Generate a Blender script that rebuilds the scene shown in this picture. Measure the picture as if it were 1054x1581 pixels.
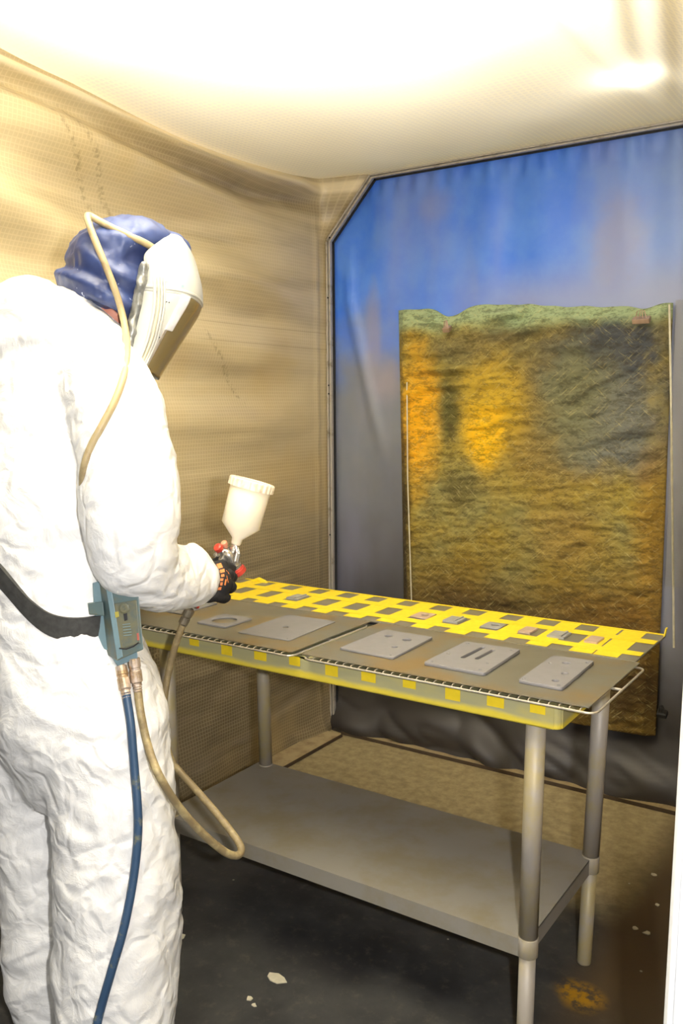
import bpy, bmesh, math, random
import numpy as np
from mathutils import Vector, Matrix, noise
from mathutils.bvhtree import BVHTree
random.seed(7)
for o in list(bpy.data.objects): bpy.data.objects.remove(o)
SC = bpy.context.scene; COL = SC.collection
PI = math.pi

# ------------------------------------------------------------------ camera
FPX = 1362.6; YAW, PITCH, ROLL, HC = -.5923, .1222, -.0073, 1.5052
FW = Vector((math.sin(YAW)*math.cos(PITCH), math.cos(YAW)*math.cos(PITCH), -math.sin(PITCH)))
_r = Vector((math.cos(YAW), -math.sin(YAW), 0)); _u = _r.cross(FW)
RT = _r*math.cos(ROLL)+_u*math.sin(ROLL); UP = -_r*math.sin(ROLL)+_u*math.cos(ROLL)
CAM = Vector((0, 0, HC))
cd = bpy.data.cameras.new('camera'); co = bpy.data.objects.new('camera', cd); COL.objects.link(co)
M = Matrix((RT, UP, -FW)).transposed().to_4x4(); M.translation = CAM; co.matrix_world = M
cd.sensor_fit = 'VERTICAL'; cd.sensor_height = 36; cd.lens = 36*FPX/1581; cd.clip_start = .02
SC.camera = co
# ------------------------------------------------------------------ view, world, lights
SC.view_settings.view_transform = 'Standard'; SC.view_settings.look = 'None'
SC.view_settings.gamma = 1; SC.view_settings.use_curve_mapping = False; SC.view_settings.exposure = 0.0
W = bpy.data.worlds.new('world'); SC.world = W; W.use_nodes = True
W.node_tree.nodes['Background'].inputs[0].default_value = (.95, .93, .9, 1)
W.node_tree.nodes['Background'].inputs[1].default_value = .35
fl = bpy.data.lights.new('camera_flash', 'AREA'); fl.shape = 'RECTANGLE'; fl.size = .05; fl.size_y = .04
fl.energy = 40; fl.color = (1, .97, .95)
fo = bpy.data.objects.new('camera_flash', fl); COL.objects.link(fo)
FM = M.copy(); FM.translation = CAM + RT*.14 + UP*.02; fo.matrix_world = FM
LAMP_E = 30.0
# lamps above the thin ceiling tarp that glow through it
for nm, loc, sz, en in (('lamp_above_tarp', (-1.20, 1.30, 2.95), .7, 165), ('small_lamp_above_tarp', (-.80, 2.70, 2.54), .04, .7)):
    l = bpy.data.lights.new(nm, 'AREA'); l.size = sz; l.energy = en; l.color = (.98, .965, 1); o = bpy.data.objects.new(nm, l); COL.objects.link(o); o.location = loc

# ------------------------------------------------------------------ pixel helpers (photo pixels -> world points)
def ray(x, y): return FW + RT*((x-527)/FPX) - UP*((y-790.5)/FPX)
def at(x, y, d): return CAM + ray(x, y)*d
def on(ax, v, x, y):
    r = ray(x, y); return CAM + r*((v-CAM[ax])/r[ax])

# ------------------------------------------------------------------ object helpers
def tag(o, label=None, cat=None, group=None, kind=None):
    if label: o['label'] = label
    if cat: o['category'] = cat
    if group: o['group'] = group
    if kind: o['kind'] = kind
    return o
def link(name, me, m=None, parent=None, smooth=False):
    o = bpy.data.objects.new(name, me); COL.objects.link(o)
    if m and not me.materials: me.materials.append(m)
    if parent:
        o.parent = parent; o.matrix_parent_inverse = Matrix.Translation(-parent.location) if parent.type == 'EMPTY' else Matrix()
    if smooth: me.polygons.foreach_set('use_smooth', [True]*len(me.polygons))
    return o
def obj(name, bm, m=None, parent=None, smooth=False):
    bmesh.ops.recalc_face_normals(bm, faces=bm.faces)
    me = bpy.data.meshes.new(name); bm.to_mesh(me); bm.free()
    return link(name, me, m, parent, smooth)
def thing(name, label, cat, loc, group=None):
    o = bpy.data.objects.new(name, None); COL.objects.link(o); o.location = loc; o.empty_display_size = .05
    return tag(o, label, cat, group)
def box(bm, c, s, mat=None, bev=0):
    r = bmesh.ops.create_cube(bm, size=1); vs = r['verts']
    bmesh.ops.scale(bm, vec=s, verts=vs)
    if bev:
        es = list({e for v in vs for e in v.link_edges})
        rr = bmesh.ops.bevel(bm, geom=es, offset=bev, segments=2, affect='EDGES', profile=.6)
        vs = list({v for f in rr['faces'] for v in f.verts} | {v for v in vs if v.is_valid})
    if mat: bmesh.ops.transform(bm, matrix=mat, verts=vs)
    bmesh.ops.translate(bm, vec=c, verts=vs)
    return vs
def BOX(c, s, mat=None, bev=0):
    bm = bmesh.new(); box(bm, c, s, mat, bev); return bm
def frame(t, ref=Vector((0, 0, 1))):
    t = t.normalized(); a = ref.cross(t)
    if a.length < 1e-3: a = Vector((1, 0, 0)).cross(t)
    a.normalize(); return a, t.cross(a)
def spline(pts, n):
    """Catmull-Rom through tuples of any length"""
    P = [np.array(p, float) for p in pts]; P = [2*P[0]-P[1]]+P+[2*P[-1]-P[-2]]
    out = []
    for i in range(1, len(P)-2):
        for k in range(n):
            t = k/n; a, b, c, d = P[i-1:i+3]
            out.append(.5*((2*b)+(-a+c)*t+(2*a-5*b+4*c-d)*t*t+(-a+3*b-3*c+d)*t**3))
    out.append(P[-2]); return out
def tube(bm, pts, r, seg=10, caps=True, closed=False, rfun=None):
    pts = [Vector(p[:3]) for p in pts]; rings = []; n = len(pts); a = None
    for i, p in enumerate(pts):
        t = (pts[(i+1) % n]-pts[i-1]) if closed else (pts[min(i+1, n-1)]-pts[max(i-1, 0)])
        t.normalize()
        if a is None: a, b = frame(t)
        a = (a-t*a.dot(t)).normalized(); b = t.cross(a)
        rr = rfun(i/(n-1)) if rfun else r
        rings.append([bm.verts.new(p+(a*math.cos(2*PI*k/seg)+b*math.sin(2*PI*k/seg))*rr) for k in range(seg)])
    m = n if closed else n-1
    for i in range(m):
        A, B = rings[i], rings[(i+1) % n]
        for k in range(seg): bm.faces.new((A[k], A[(k+1) % seg], B[(k+1) % seg], B[k]))
    if caps and not closed:
        bm.faces.new(rings[0][::-1]); bm.faces.new(rings[-1])
    return bm
def TUBE(*a, **k): bm = bmesh.new(); return tube(bm, *a, **k)
def lathe(bm, base, axis, prof, seg=24, ref=Vector((0, 0, 1))):
    a, b = frame(axis, ref); axis = axis.normalized(); rings = []
    for (r, h) in prof:
        rings.append([bm.verts.new(base+axis*h+(a*math.cos(2*PI*k/seg)+b*math.sin(2*PI*k/seg))*max(r, 1e-4)) for k in range(seg)])
    for A, B in zip(rings, rings[1:]):
        for k in range(seg): bm.faces.new((A[k], A[(k+1) % seg], B[(k+1) % seg], B[k]))
    bm.faces.new(rings[0][::-1]); bm.faces.new(rings[-1]); return bm
def LATHE(*a, **k): bm = bmesh.new(); return lathe(bm, *a, **k)
def loft(bm, rings, seg=20, side=None, sq=2.0, n=4):
    """rings: (centre Vector, a, b). side given: a along side, b along world-horizontal normal; else a,b perpendicular to the path"""
    P = spline([(*r[0], r[1], r[2]) for r in rings], n); L = []
    for i, p in enumerate(P):
        c = Vector(p[:3]); t = Vector(P[min(i+1, len(P)-1)][:3])-Vector(P[max(i-1, 0)][:3])
        if side is not None:
            A = side.normalized(); B = Vector((0, 0, 1)).cross(A)
        else:
            A, B = frame(t)
        rg = []
        for k in range(seg):
            th = 2*PI*k/seg; cs, sn = math.cos(th), math.sin(th)
            e = 2/sq; x = math.copysign(abs(cs)**e, cs); y = math.copysign(abs(sn)**e, sn)
            rg.append(bm.verts.new(c+A*(x*p[3])+B*(y*p[4])))
        L.append(rg)
    for A, B in zip(L, L[1:]):
        for k in range(seg): bm.faces.new((A[k], A[(k+1) % seg], B[(k+1) % seg], B[k]))
    bm.faces.new(L[0][::-1]); bm.faces.new(L[-1])
def ball(bm, c, s, mat=None, seg=16):
    r = bmesh.ops.create_uvsphere(bm, u_segments=seg, v_segments=seg//2+2, radius=1)
    bmesh.ops.scale(bm, vec=s, verts=r['verts'])
    if mat: bmesh.ops.transform(bm, matrix=mat, verts=r['verts'])
    bmesh.ops.translate(bm, vec=c, verts=r['verts'])
def remesh(bm, vox, smooth=6, fac=.5):
    bmesh.ops.recalc_face_normals(bm, faces=bm.faces)
    me = bpy.data.meshes.new('tmp'); bm.to_mesh(me); bm.free()
    o = bpy.data.objects.new('tmp', me); COL.objects.link(o)
    m = o.modifiers.new('r', 'REMESH'); m.mode = 'VOXEL'; m.voxel_size = vox
    if smooth:
        s = o.modifiers.new('s', 'SMOOTH'); s.iterations = smooth; s.factor = fac
    dg = bpy.context.evaluated_depsgraph_get(); dg.update()
    out = bpy.data.meshes.new_from_object(o.evaluated_get(dg))
    bpy.data.objects.remove(o); bpy.data.meshes.remove(me)
    return out
def displace(me, fn):
    n = len(me.vertices); co_ = np.empty(n*3); no = np.empty(n*3)
    me.vertices.foreach_get('co', co_); me.vertices.foreach_get('normal', no)
    co_ = co_.reshape(-1, 3); no = no.reshape(-1, 3)
    d = np.array([fn(Vector(c), Vector(m)) for c, m in zip(co_, no)])
    me.vertices.foreach_set('co', (co_+no*d[:, None]).ravel()); me.update()
def fbm(p, s, o=3): return noise.fractal(Vector(p)*s, 1.0, 2.0, o)
def nz(p): return noise.noise(Vector(p))
def plate2d(name, outline, holes, z0, th, m, parent=None, bev=.0006, holes_xy=None):
    """flat plate with true through holes, from a filled 2D curve"""
    cu = bpy.data.curves.new(name, 'CURVE'); cu.dimensions = '2D'; cu.fill_mode = 'BOTH'
    cu.extrude = th/2-bev; cu.bevel_depth = bev; cu.bevel_resolution = 0
    for lp in [outline]+holes:
        s = cu.splines.new('POLY'); s.points.add(len(lp)-1); s.use_cyclic_u = True
        for q, (x, y) in zip(s.points, lp): q.co = (x, y, 0, 1)
    t = bpy.data.objects.new('t', cu); COL.objects.link(t)
    dg = bpy.context.evaluated_depsgraph_get(); dg.update()
    me = bpy.data.meshes.new_from_object(t.evaluated_get(dg)); bpy.data.objects.remove(t)
    for v in me.vertices: v.co.z += z0+th/2
    me.materials.clear(); me.name = name
    return link(name, me, m, parent)
def circ(x, y, r, n=20): return [(x+r*math.cos(2*PI*k/n), y+r*math.sin(2*PI*k/n)) for k in range(n)]

# ------------------------------------------------------------------ materials
class NT:
    def __init__(s, name, rough=.6, metal=0, spec=None):
        s.m = bpy.data.materials.new(name); s.m.use_nodes = True; s.t = s.m.node_tree
        s.b = s.t.nodes['Principled BSDF']; s.b.inputs['Roughness'].default_value = rough; s.b.inputs['Metallic'].default_value = metal
        if spec is not None: s.b.inputs['Specular IOR Level'].default_value = spec
        s.c = s.t.nodes.new('ShaderNodeNewGeometry').outputs['Position']
    def n(s, ty, **k):
        x = s.t.nodes.new(ty)
        for a, v in k.items(): setattr(x, a, v)
        return x
    def put(s, sock, v):
        if isinstance(v, bpy.types.NodeSocket): s.t.links.new(v, sock)
        elif isinstance(v, (tuple, list)) and len(v) == 3 and sock.type == 'RGBA': sock.default_value = (*v, 1)
        else: sock.default_value = v
    def math(s, op, a, b=0, c=None, clamp=False):
        x = s.n('ShaderNodeMath', operation=op, use_clamp=clamp); s.put(x.inputs[0], a); s.put(x.inputs[1], b)
        if c is not None: s.put(x.inputs[2], c)
        return x.outputs[0]
    def scale(s, v, co=None):
        x = s.n('ShaderNodeVectorMath', operation='MULTIPLY'); s.put(x.inputs[0], co or s.c); x.inputs[1].default_value = v; return x.outputs[0]
    def noise(s, sc, det=4, rough=.55, co=None, dist=0):
        x = s.n('ShaderNodeTexNoise'); x.inputs['Scale'].default_value = sc; x.inputs['Detail'].default_value = det
        x.inputs['Roughness'].default_value = rough; x.inputs['Distortion'].default_value = dist
        s.put(x.inputs['Vector'], co or s.c); return x.outputs[0]
    def step(s, v, a, b):
        x = s.n('ShaderNodeMapRange', interpolation_type='SMOOTHSTEP'); s.put(x.inputs[0], v)
        x.inputs[1].default_value = a; x.inputs[2].default_value = b; return x.outputs[0]
    def mix(s, f, a, b, mode='MIX'):
        x = s.n('ShaderNodeMix', data_type='RGBA', blend_type=mode); s.put(x.inputs[0], f); s.put(x.inputs[6], a); s.put(x.inputs[7], b); return x.outputs[2]
    def xyz(s):
        x = s.n('ShaderNodeSeparateXYZ'); s.put(x.inputs[0], s.c); return x.outputs
    def blob(s, c, r):
        """1 inside an ellipsoidal patch of sprayed paint, 0 outside, edges broken by noise"""
        a = s.n('ShaderNodeVectorMath', operation='SUBTRACT'); s.put(a.inputs[0], s.c); a.inputs[1].default_value = c
        b = s.n('ShaderNodeVectorMath', operation='DIVIDE'); s.put(b.inputs[0], a.outputs[0]); b.inputs[1].default_value = r
        l = s.n('ShaderNodeVectorMath', operation='LENGTH'); s.put(l.inputs[0], b.outputs[0])
        d = s.math('ADD', l.outputs['Value'], s.math('MULTIPLY', s.math('SUBTRACT', s.noise(9, 3), .5), .8))
        x = s.n('ShaderNodeMapRange', interpolation_type='SMOOTHSTEP'); s.put(x.inputs[0], d)
        x.inputs[1].default_value = 1.1; x.inputs[2].default_value = .25; return x.outputs[0]
    def bump(s, h, st=.3, dist=.01):
        x = s.n('ShaderNodeBump'); x.inputs['Strength'].default_value = st; x.inputs['Distance'].default_value = dist
        s.put(x.inputs['Height'], h); s.put(s.b.inputs['Normal'], x.outputs[0])
    def col(s, v): s.put(s.b.inputs['Base Color'], v); return s
    def rough(s, v): s.put(s.b.inputs['Roughness'], v)
def S(r, g, b):
    f = lambda c: (c/255/12.92 if c/255 <= .04045 else ((c/255+.055)/1.055)**2.4); return (f(r), f(g), f(b))
def plain(name, c, rough=.5, metal=0, var=.12, sc=30, bump=.1):
    m = NT(name, rough, metal); k = m.noise(sc, 4)
    m.col(m.mix(m.step(k, .3, .7), tuple(x*(1-var) for x in c), tuple(min(1, x*(1+var)) for x in c)))
    if bump: m.bump(k, bump, .003)
    return m.m
def speckled(name, c, dirt, amt=(.5, .68), rough=.5, metal=0, sc=25, bump=.15):
    m = NT(name, rough, metal); k = m.noise(sc, 6, .65)
    m.col(m.mix(m.step(k, *amt), c, dirt)); m.bump(k, bump, .003); return m.m

def weave(m, u, v, p=.016):
    a = m.math('SINE', m.math('MULTIPLY', u, 2*PI/p)); b = m.math('SINE', m.math('MULTIPLY', v, 2*PI/p))
    return m.math('MAXIMUM', a, b)
ZC_ = 2.46
def mat_wall():
    m = NT('sprayed_scrim_tarp', .42); X, Y, Z = m.xyz()
    n1 = m.noise(1.6, 4); n2 = m.noise(5, 5, .6, m.scale((1, .6, 2.5)))
    base = m.mix(n2, S(202, 188, 154), S(178, 162, 126))
    # overspray is heaviest low on the wall
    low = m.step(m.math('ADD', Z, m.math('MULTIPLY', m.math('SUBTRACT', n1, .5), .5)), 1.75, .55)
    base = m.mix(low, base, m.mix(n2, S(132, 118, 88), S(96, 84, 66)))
    base = m.mix(m.math('MULTIPLY', m.step(m.noise(3.1, 3, .5, m.scale((1, .5, 3))), .52, .7), .35), base, S(168, 154, 132))
    base = m.mix(m.math('MULTIPLY', m.step(m.noise(2.3, 2), .5, .75), .5), base, S(184, 160, 108))
    base = m.mix(m.math('MULTIPLY', m.step(Z, 1.5, 2.1), m.math('MULTIPLY', m.step(m.noise(2.2, 4, .5, m.scale((1, .55, 5))), .48, .7), .5)), base, S(138, 122, 92))
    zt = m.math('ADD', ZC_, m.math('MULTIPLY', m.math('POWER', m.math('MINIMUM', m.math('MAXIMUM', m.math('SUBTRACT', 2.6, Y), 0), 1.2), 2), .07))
    rl = m.math('ABSOLUTE', m.math('SUBTRACT', m.math('SUBTRACT', zt, Z), .04)); base = m.mix(m.math('MULTIPLY', m.step(rl, .03, .012), .75), base, S(238, 224, 190))
    cr = m.math('ABSOLUTE', m.math('SUBTRACT', m.math('SUBTRACT', zt, Z), .125)); base = m.mix(m.math('MULTIPLY', m.math('MULTIPLY', m.step(cr, .06, .01), m.step(m.noise(3, 4), .3, .6)), .55), base, S(112, 94, 62))  # hem roll painted paler, shade of the crease below it painted dark
    # scuffed marks running diagonally down the sheet
    for (a, b) in ((on(0, -2.27, 55, 150), on(0, -2.27, 172, 345)), (on(0, -2.27, 80, 150), on(0, -2.27, 200, 345)), (on(0, -2.27, 300, 500), on(0, -2.27, 385, 630))):
        d = (b-a); L = d.length; nx = Vector((0, -d.z, d.y))/L
        ds = m.math('ABSOLUTE', m.math('ADD', m.math('MULTIPLY', m.math('SUBTRACT', Y, a.y), nx.y), m.math('MULTIPLY', m.math('SUBTRACT', Z, a.z), nx.z)))
        al = m.math('ADD', m.math('MULTIPLY', m.math('SUBTRACT', Y, a.y), d.y/L/L), m.math('MULTIPLY', m.math('SUBTRACT', Z, a.z), d.z/L/L))
        k = m.math('MULTIPLY', m.step(ds, .016, .002), m.math('MULTIPLY', m.step(al, 0, .1), m.step(al, 1, .9)))
        k = m.math('MULTIPLY', k, m.step(m.noise(55, 2), .45, .6))
        base = m.mix(m.math('MULTIPLY', k, .42), base, S(105, 88, 60))
    for sz in (1.742, 1.812):
        sm = m.math('MULTIPLY', m.step(m.math('ABSOLUTE', m.math('SUBTRACT', Z, sz)), .004, .001), m.step(Y, 2.3, 2.5)); base = m.mix(m.math('MULTIPLY', sm, .35), base, S(120, 100, 66))
    w = weave(m, Y, Z, .014); base = m.mix(m.math('MULTIPLY', m.step(w, .6, 1), .15), base, S(250, 232, 190)); m.col(base)
    m.bump(m.math('ADD', m.math('MULTIPLY', w, .07), n2), .35, .006); return m.m
def mat_ceiling():
    m = NT('pale_scrim_tarp', .45, 0, .25); X, Y, Z = m.xyz(); n = m.noise(4, 5, .6)
    c = m.mix(n, S(248, 222, 124), S(238, 208, 108)); w = weave(m, X, Y, .020)
    c = m.mix(m.math('MULTIPLY', m.step(m.noise(2.2, 3), .52, .72), .45), c, S(228, 196, 116))
    m.col(m.mix(m.math('MULTIPLY', m.step(w, .75, .2), .55), c, S(200, 170, 92))); m.bump(m.math('ADD', m.math('MULTIPLY', w, .08), n), .3, .006)
    # thin tarp: lets through part of the light of the lamps above it
    tr = m.n('ShaderNodeBsdfTranslucent'); tr.inputs[0].default_value = (1, .92, .68, 1); mx = m.n('ShaderNodeMixShader'); mx.inputs[0].default_value = .45
    out = m.t.nodes['Material Output']; m.t.links.new(m.b.outputs[0], mx.inputs[1]); m.t.links.new(tr.outputs[0], mx.inputs[2]); m.t.links.new(mx.outputs[0], out.inputs[0])
    return m.m
def mat_blue():
    m = NT('blue_pvc_tarp', .33); X, Y, Z = m.xyz(); n = m.noise(2.2, 4); n2 = m.noise(7, 5, .6)
    c = m.mix(m.step(n2, .3, .7), S(66, 124, 240), S(88, 142, 242))
    jit = m.math('MULTIPLY', m.math('SUBTRACT', n, .5), .9)
    # grey-brown overspray: below the seam, and around the filter
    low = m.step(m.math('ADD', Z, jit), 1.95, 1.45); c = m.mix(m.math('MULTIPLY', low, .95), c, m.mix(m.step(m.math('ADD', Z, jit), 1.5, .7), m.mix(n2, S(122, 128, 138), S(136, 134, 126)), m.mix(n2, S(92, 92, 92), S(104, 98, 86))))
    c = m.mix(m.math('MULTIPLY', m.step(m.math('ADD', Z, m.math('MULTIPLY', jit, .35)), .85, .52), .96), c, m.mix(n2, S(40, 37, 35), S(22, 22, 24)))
    streak = m.noise(3.5, 3, .5, m.scale((1, 1, .25)))
    c = m.mix(m.math('MULTIPLY', m.step(streak, .5, .75), .38), c, S(146, 150, 184))
    rt = m.step(m.math('ADD', X, m.math('MULTIPLY', jit, .5)), -1.35, -.75); c = m.mix(m.math('MULTIPLY', rt, .6), c, S(150, 168, 200))
    c = m.mix(m.math('MULTIPLY', m.step(m.math('ADD', Z, m.math('MULTIPLY', jit, .15)), 2.1, 1.88), m.math('MULTIPLY', m.step(X, -1.9, -1.3), .6)), c, S(160, 158, 170))
    for cc, rr, k in (((-2.05, 3.3, 1.78), (.05, .3, .28), .4), ((-1.98, 3.3, 1.6), (.09, .3, .12), .6), ((-1.75, 3.3, 2.3), (.1, .3, .09), .2), ((-1.0, 3.3, 2.1), (.14, .3, .2), .45)):
        c = m.mix(m.math('MULTIPLY', m.blob(cc, rr), k), c, S(160, 150, 160))
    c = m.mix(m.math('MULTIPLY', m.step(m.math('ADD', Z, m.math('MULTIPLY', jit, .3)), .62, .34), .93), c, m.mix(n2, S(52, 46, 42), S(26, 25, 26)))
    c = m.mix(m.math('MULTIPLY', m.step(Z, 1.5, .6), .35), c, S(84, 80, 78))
    m.col(c); m.bump(n2, .15, .006); m.rough(m.math('ADD', m.math('MULTIPLY', low, .12), .40)); return m.m
def mat_filter():
    m = NT('sprayed_filter_fleece', .85); X, Y, Z = m.xyz()
    fib = m.math('ADD', m.math('MULTIPLY', m.noise(80, 6, .8, m.scale((1, 1, 1.7))), .5), m.math('MULTIPLY', m.noise(22, 5, .6, m.scale((1, 1, 2.6))), .5)); n = m.noise(4, 4)
    rot = m.n('ShaderNodeVectorRotate', rotation_type='Y_AXIS'); m.put(rot.inputs[0], m.c); rot.inputs['Angle'].default_value = .75
    hair = m.noise(14, 6, .7, m.scale((1, 1, 12), rot.outputs[0]))
    c = m.mix(m.step(n, .35, .7), S(176, 152, 58), S(150, 142, 84))
    c = m.mix(m.step(m.math('ADD', Z, m.math('MULTIPLY', n, .5)), 1.35, .8), c, m.mix(n, S(112, 86, 30), S(136, 110, 44)))
    for cc, rr, colr, k in (((-1.20, 3.26, 1.42), (.42, .5, .42), S(150, 124, 62), .75),
                            ((-1.03, 3.26, 1.65), (.34, .5, .24), S(78, 82, 86), 1.3), ((-.98, 3.26, 1.42), (.28, .5, .26), S(120, 122, 112), 1.2), ((-1.15, 3.26, 1.52), (.2, .5, .3), S(126, 126, 92), .9),
                            ((-1.5, 3.26, 1.72), (.35, .5, .1), S(130, 120, 82), .7),
                            ((-1.80, 3.26, 1.44), (.13, .5, .36), S(250, 186, 20), 1.0), ((-1.47, 3.26, 1.50), (.2, .5, .24), S(214, 176, 36), .8),
                            ((-1.50, 3.26, 1.37), (.12, .5, .17), S(255, 202, 16), 1.0), ((-1.655, 3.26, 1.47), (.06, .5, .2), S(86, 84, 40), .85),
                            ((-1.6, 3.26, 1.16), (.12, .5, .1), S(96, 84, 34), .6), ((-1.15, 3.26, 1.0), (.22, .5, .16), S(158, 130, 66), .6),
                            ((-.82, 3.26, .95), (.12, .5, .55), S(158, 118, 32), .7), ((-.97, 3.26, .62), (.3, .5, .28), S(122, 86, 24), .6),
                            ((-1.88, 3.26, .9), (.06, .5, .7), S(66, 50, 26), .9), ((-1.5, 3.26, .62), (.5, .5, .2), S(84, 64, 28), .8), ((-1.0, 3.26, .45), (.4, .5, .2), S(70, 52, 26), .8), ((-1.35, 3.26, 1.78), (.3, .5, .05), S(96, 88, 60), .7)):
        c = m.mix(m.math('MULTIPLY', m.blob(cc, rr), k, clamp=True), c, colr)
    top = m.step(m.math('ADD', Z, m.math('MULTIPLY', m.math('SUBTRACT', n, .5), .12)), 1.765, 1.835)
    c = m.mix(m.math('MULTIPLY', top, .9), c, m.mix(fib, S(134, 180, 140), S(206, 214, 164)))
    c = m.mix(m.math('MULTIPLY', m.step(fib, .53, .43), .45), c, S(60, 48, 20))
    rot2 = m.n('ShaderNodeVectorRotate', rotation_type='Y_AXIS'); m.put(rot2.inputs[0], m.c); rot2.inputs['Angle'].default_value = -.7
    hair2 = m.noise(18, 6, .7, m.scale((1, 1, 10), rot2.outputs[0]))
    c = m.mix(m.math('MULTIPLY', m.step(m.math('MAXIMUM', hair, hair2), .56, .72), .42), c, S(226, 210, 140))
    m.col(c); m.bump(m.math('ADD', fib, m.math('MULTIPLY', hair, .5)), .9, .012); return m.m
def mat_floor():
    m = NT('stained_concrete', .7); X, Y, Z = m.xyz(); n = m.noise(3, 6, .6); f = m.noise(26, 6, .7)
    dark = m.mix(m.step(n, .35, .7), S(40, 40, 42), S(72, 72, 70)); dark = m.mix(m.math('MULTIPLY', m.step(f, .5, .75), .5), dark, S(96, 92, 80))
    br = m.mix(m.step(f, .3, .7), S(142, 128, 94), S(176, 160, 120))
    k = m.step(m.math('ADD', Y, m.math('MULTIPLY', m.math('SUBTRACT', n, .5), .35)), 2.35, 2.62)
    c = m.mix(k, dark, br)
    c = m.mix(m.math('MULTIPLY', m.step(X, -.78, -.62), m.step(Y, 1.7, 2.2)), c, m.mix(n, S(70, 56, 38), S(100, 82, 56)))
    o = on(2, 0, 895, 1537); c = m.mix(m.math('MULTIPLY', m.blob((o.x, o.y, 0), (.07, .07, .3)), m.step(f, .4, .55)), c, S(176, 130, 10))
    vor = m.n('ShaderNodeTexVoronoi'); vor.inputs['Scale'].default_value = 14; m.put(vor.inputs[0], m.c)
    c = m.mix(m.math('MULTIPLY', m.step(vor.outputs['Distance'], .07, .03), m.step(m.noise(2.5, 2), .55, .6)), c, S(176, 170, 150))
    m.col(c); m.bump(f, .25, .004); m.rough(m.math('ADD', .45, m.math('MULTIPLY', n, .4))); return m.m
def mat_suit():
    m = NT('white_tyvek', .55); n = m.noise(16, 5, .62, None, .8); n2 = m.noise(60, 3)
    m.col(m.mix(m.step(n, .35, .7), (.80, .80, .79), (.87, .865, .84)))
    v = m.n('ShaderNodeTexVoronoi', feature='DISTANCE_TO_EDGE'); v.inputs['Scale'].default_value = 13
    dv = m.n('ShaderNodeVectorMath', operation='ADD'); m.put(dv.inputs[0], m.c)
    nn = m.n('ShaderNodeTexNoise'); nn.inputs['Scale'].default_value = 7; m.put(nn.inputs['Vector'], m.c)
    sc = m.n('ShaderNodeVectorMath', operation='SCALE'); m.put(sc.inputs[0], nn.outputs['Color']); sc.inputs['Scale'].default_value = .18
    m.put(dv.inputs[1], sc.outputs[0]); m.put(v.inputs['Vector'], dv.outputs[0])
    m.bump(m.math('ADD', m.math('MULTIPLY', m.step(v.outputs['Distance'], 0, .22), .5), m.math('ADD', n, m.math('MULTIPLY', n2, .12))), .45, .012)
    m.b.inputs['Subsurface Weight'].default_value = 0; return m.m
def mat_steel(name='oversprayed_steel', shade=(112, 108, 96), tint=(150, 116, 50)):
    m = NT(name, .38, .35); n = m.noise(5, 4); n2 = m.noise(24, 5)
    m.col(m.mix(m.math('MULTIPLY', m.step(n, .42, .68), .8), m.mix(n2, tuple(c*.9 for c in S(*shade)), S(*shade)), S(*tint)))
    m.rough(m.math('ADD', .28, m.math('MULTIPLY', n, .25))); m.bump(n2, .06, .002); return m.m
def mat_apron():
    m = NT('table_steel_yellow_overspray', .35, .1); X, Y, Z = m.xyz(); n = m.noise(6, 4); n2 = m.noise(12, 4, .5, m.scale((1, 1, 6)))
    c = m.mix(n2, S(158, 156, 128), S(178, 172, 116))
    band = m.math('ADD', Z, m.math('MULTIPLY', m.math('SUBTRACT', n, .5), .03))
    c = m.mix(m.math('MULTIPLY', m.step(band, .842, .828), .85), c, S(226, 204, 50)); c = m.mix(m.math('MULTIPLY', m.step(n, .5, .7), .5), c, S(206, 188, 84))
    m.col(c); m.bump(n2, .1, .003); return m.m
def mat_leg():
    m = NT('dusty_galvanised_leg', .5, .1); n = m.noise(7, 5, .6); n2 = m.noise(40, 4, .6, m.scale((1, 1, .2)))
    m.col(m.mix(m.step(n, .4, .65), m.mix(n2, S(154, 148, 142), S(170, 162, 148)), S(170, 156, 112))); m.bump(n2, .1, .003); return m.m

MW, MC, MB, MF, MFL, MS = mat_wall(), mat_ceiling(), mat_blue(), mat_filter(), mat_floor(), mat_suit()
PLATE_SHEET = mat_steel(shade=(120, 117, 104), tint=(136, 112, 66)); APRON = mat_apron(); LEG = mat_leg()
SHELF = speckled('dusty_grey_shelf', S(142, 138, 130), S(134, 126, 106), (.4, .7), .55, .1, 6, .08)
PRIMER = plain('grey_primer', S(119, 117, 118), .6, 0, .03, 40, .05)
WIRE = plain('bright_wire', S(214, 206, 188), .3, .7, .1, 30, 0)
YTAPE = plain('yellow_tape', (.72, .535, .012), .6, 0, .05, 60, .1)
ALU = speckled('dusty_aluminium', S(196, 190, 182), S(140, 128, 104), (.5, .75), .4, .5, 20, .1)
DARK = plain('dark_rubber', S(30, 30, 32), .6)
WHITEP = plain('white_painted_post', (.86, .87, .86), .4, 0, .03)
GREYP = plain('grey_seal', S(150, 150, 156), .5)

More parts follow.
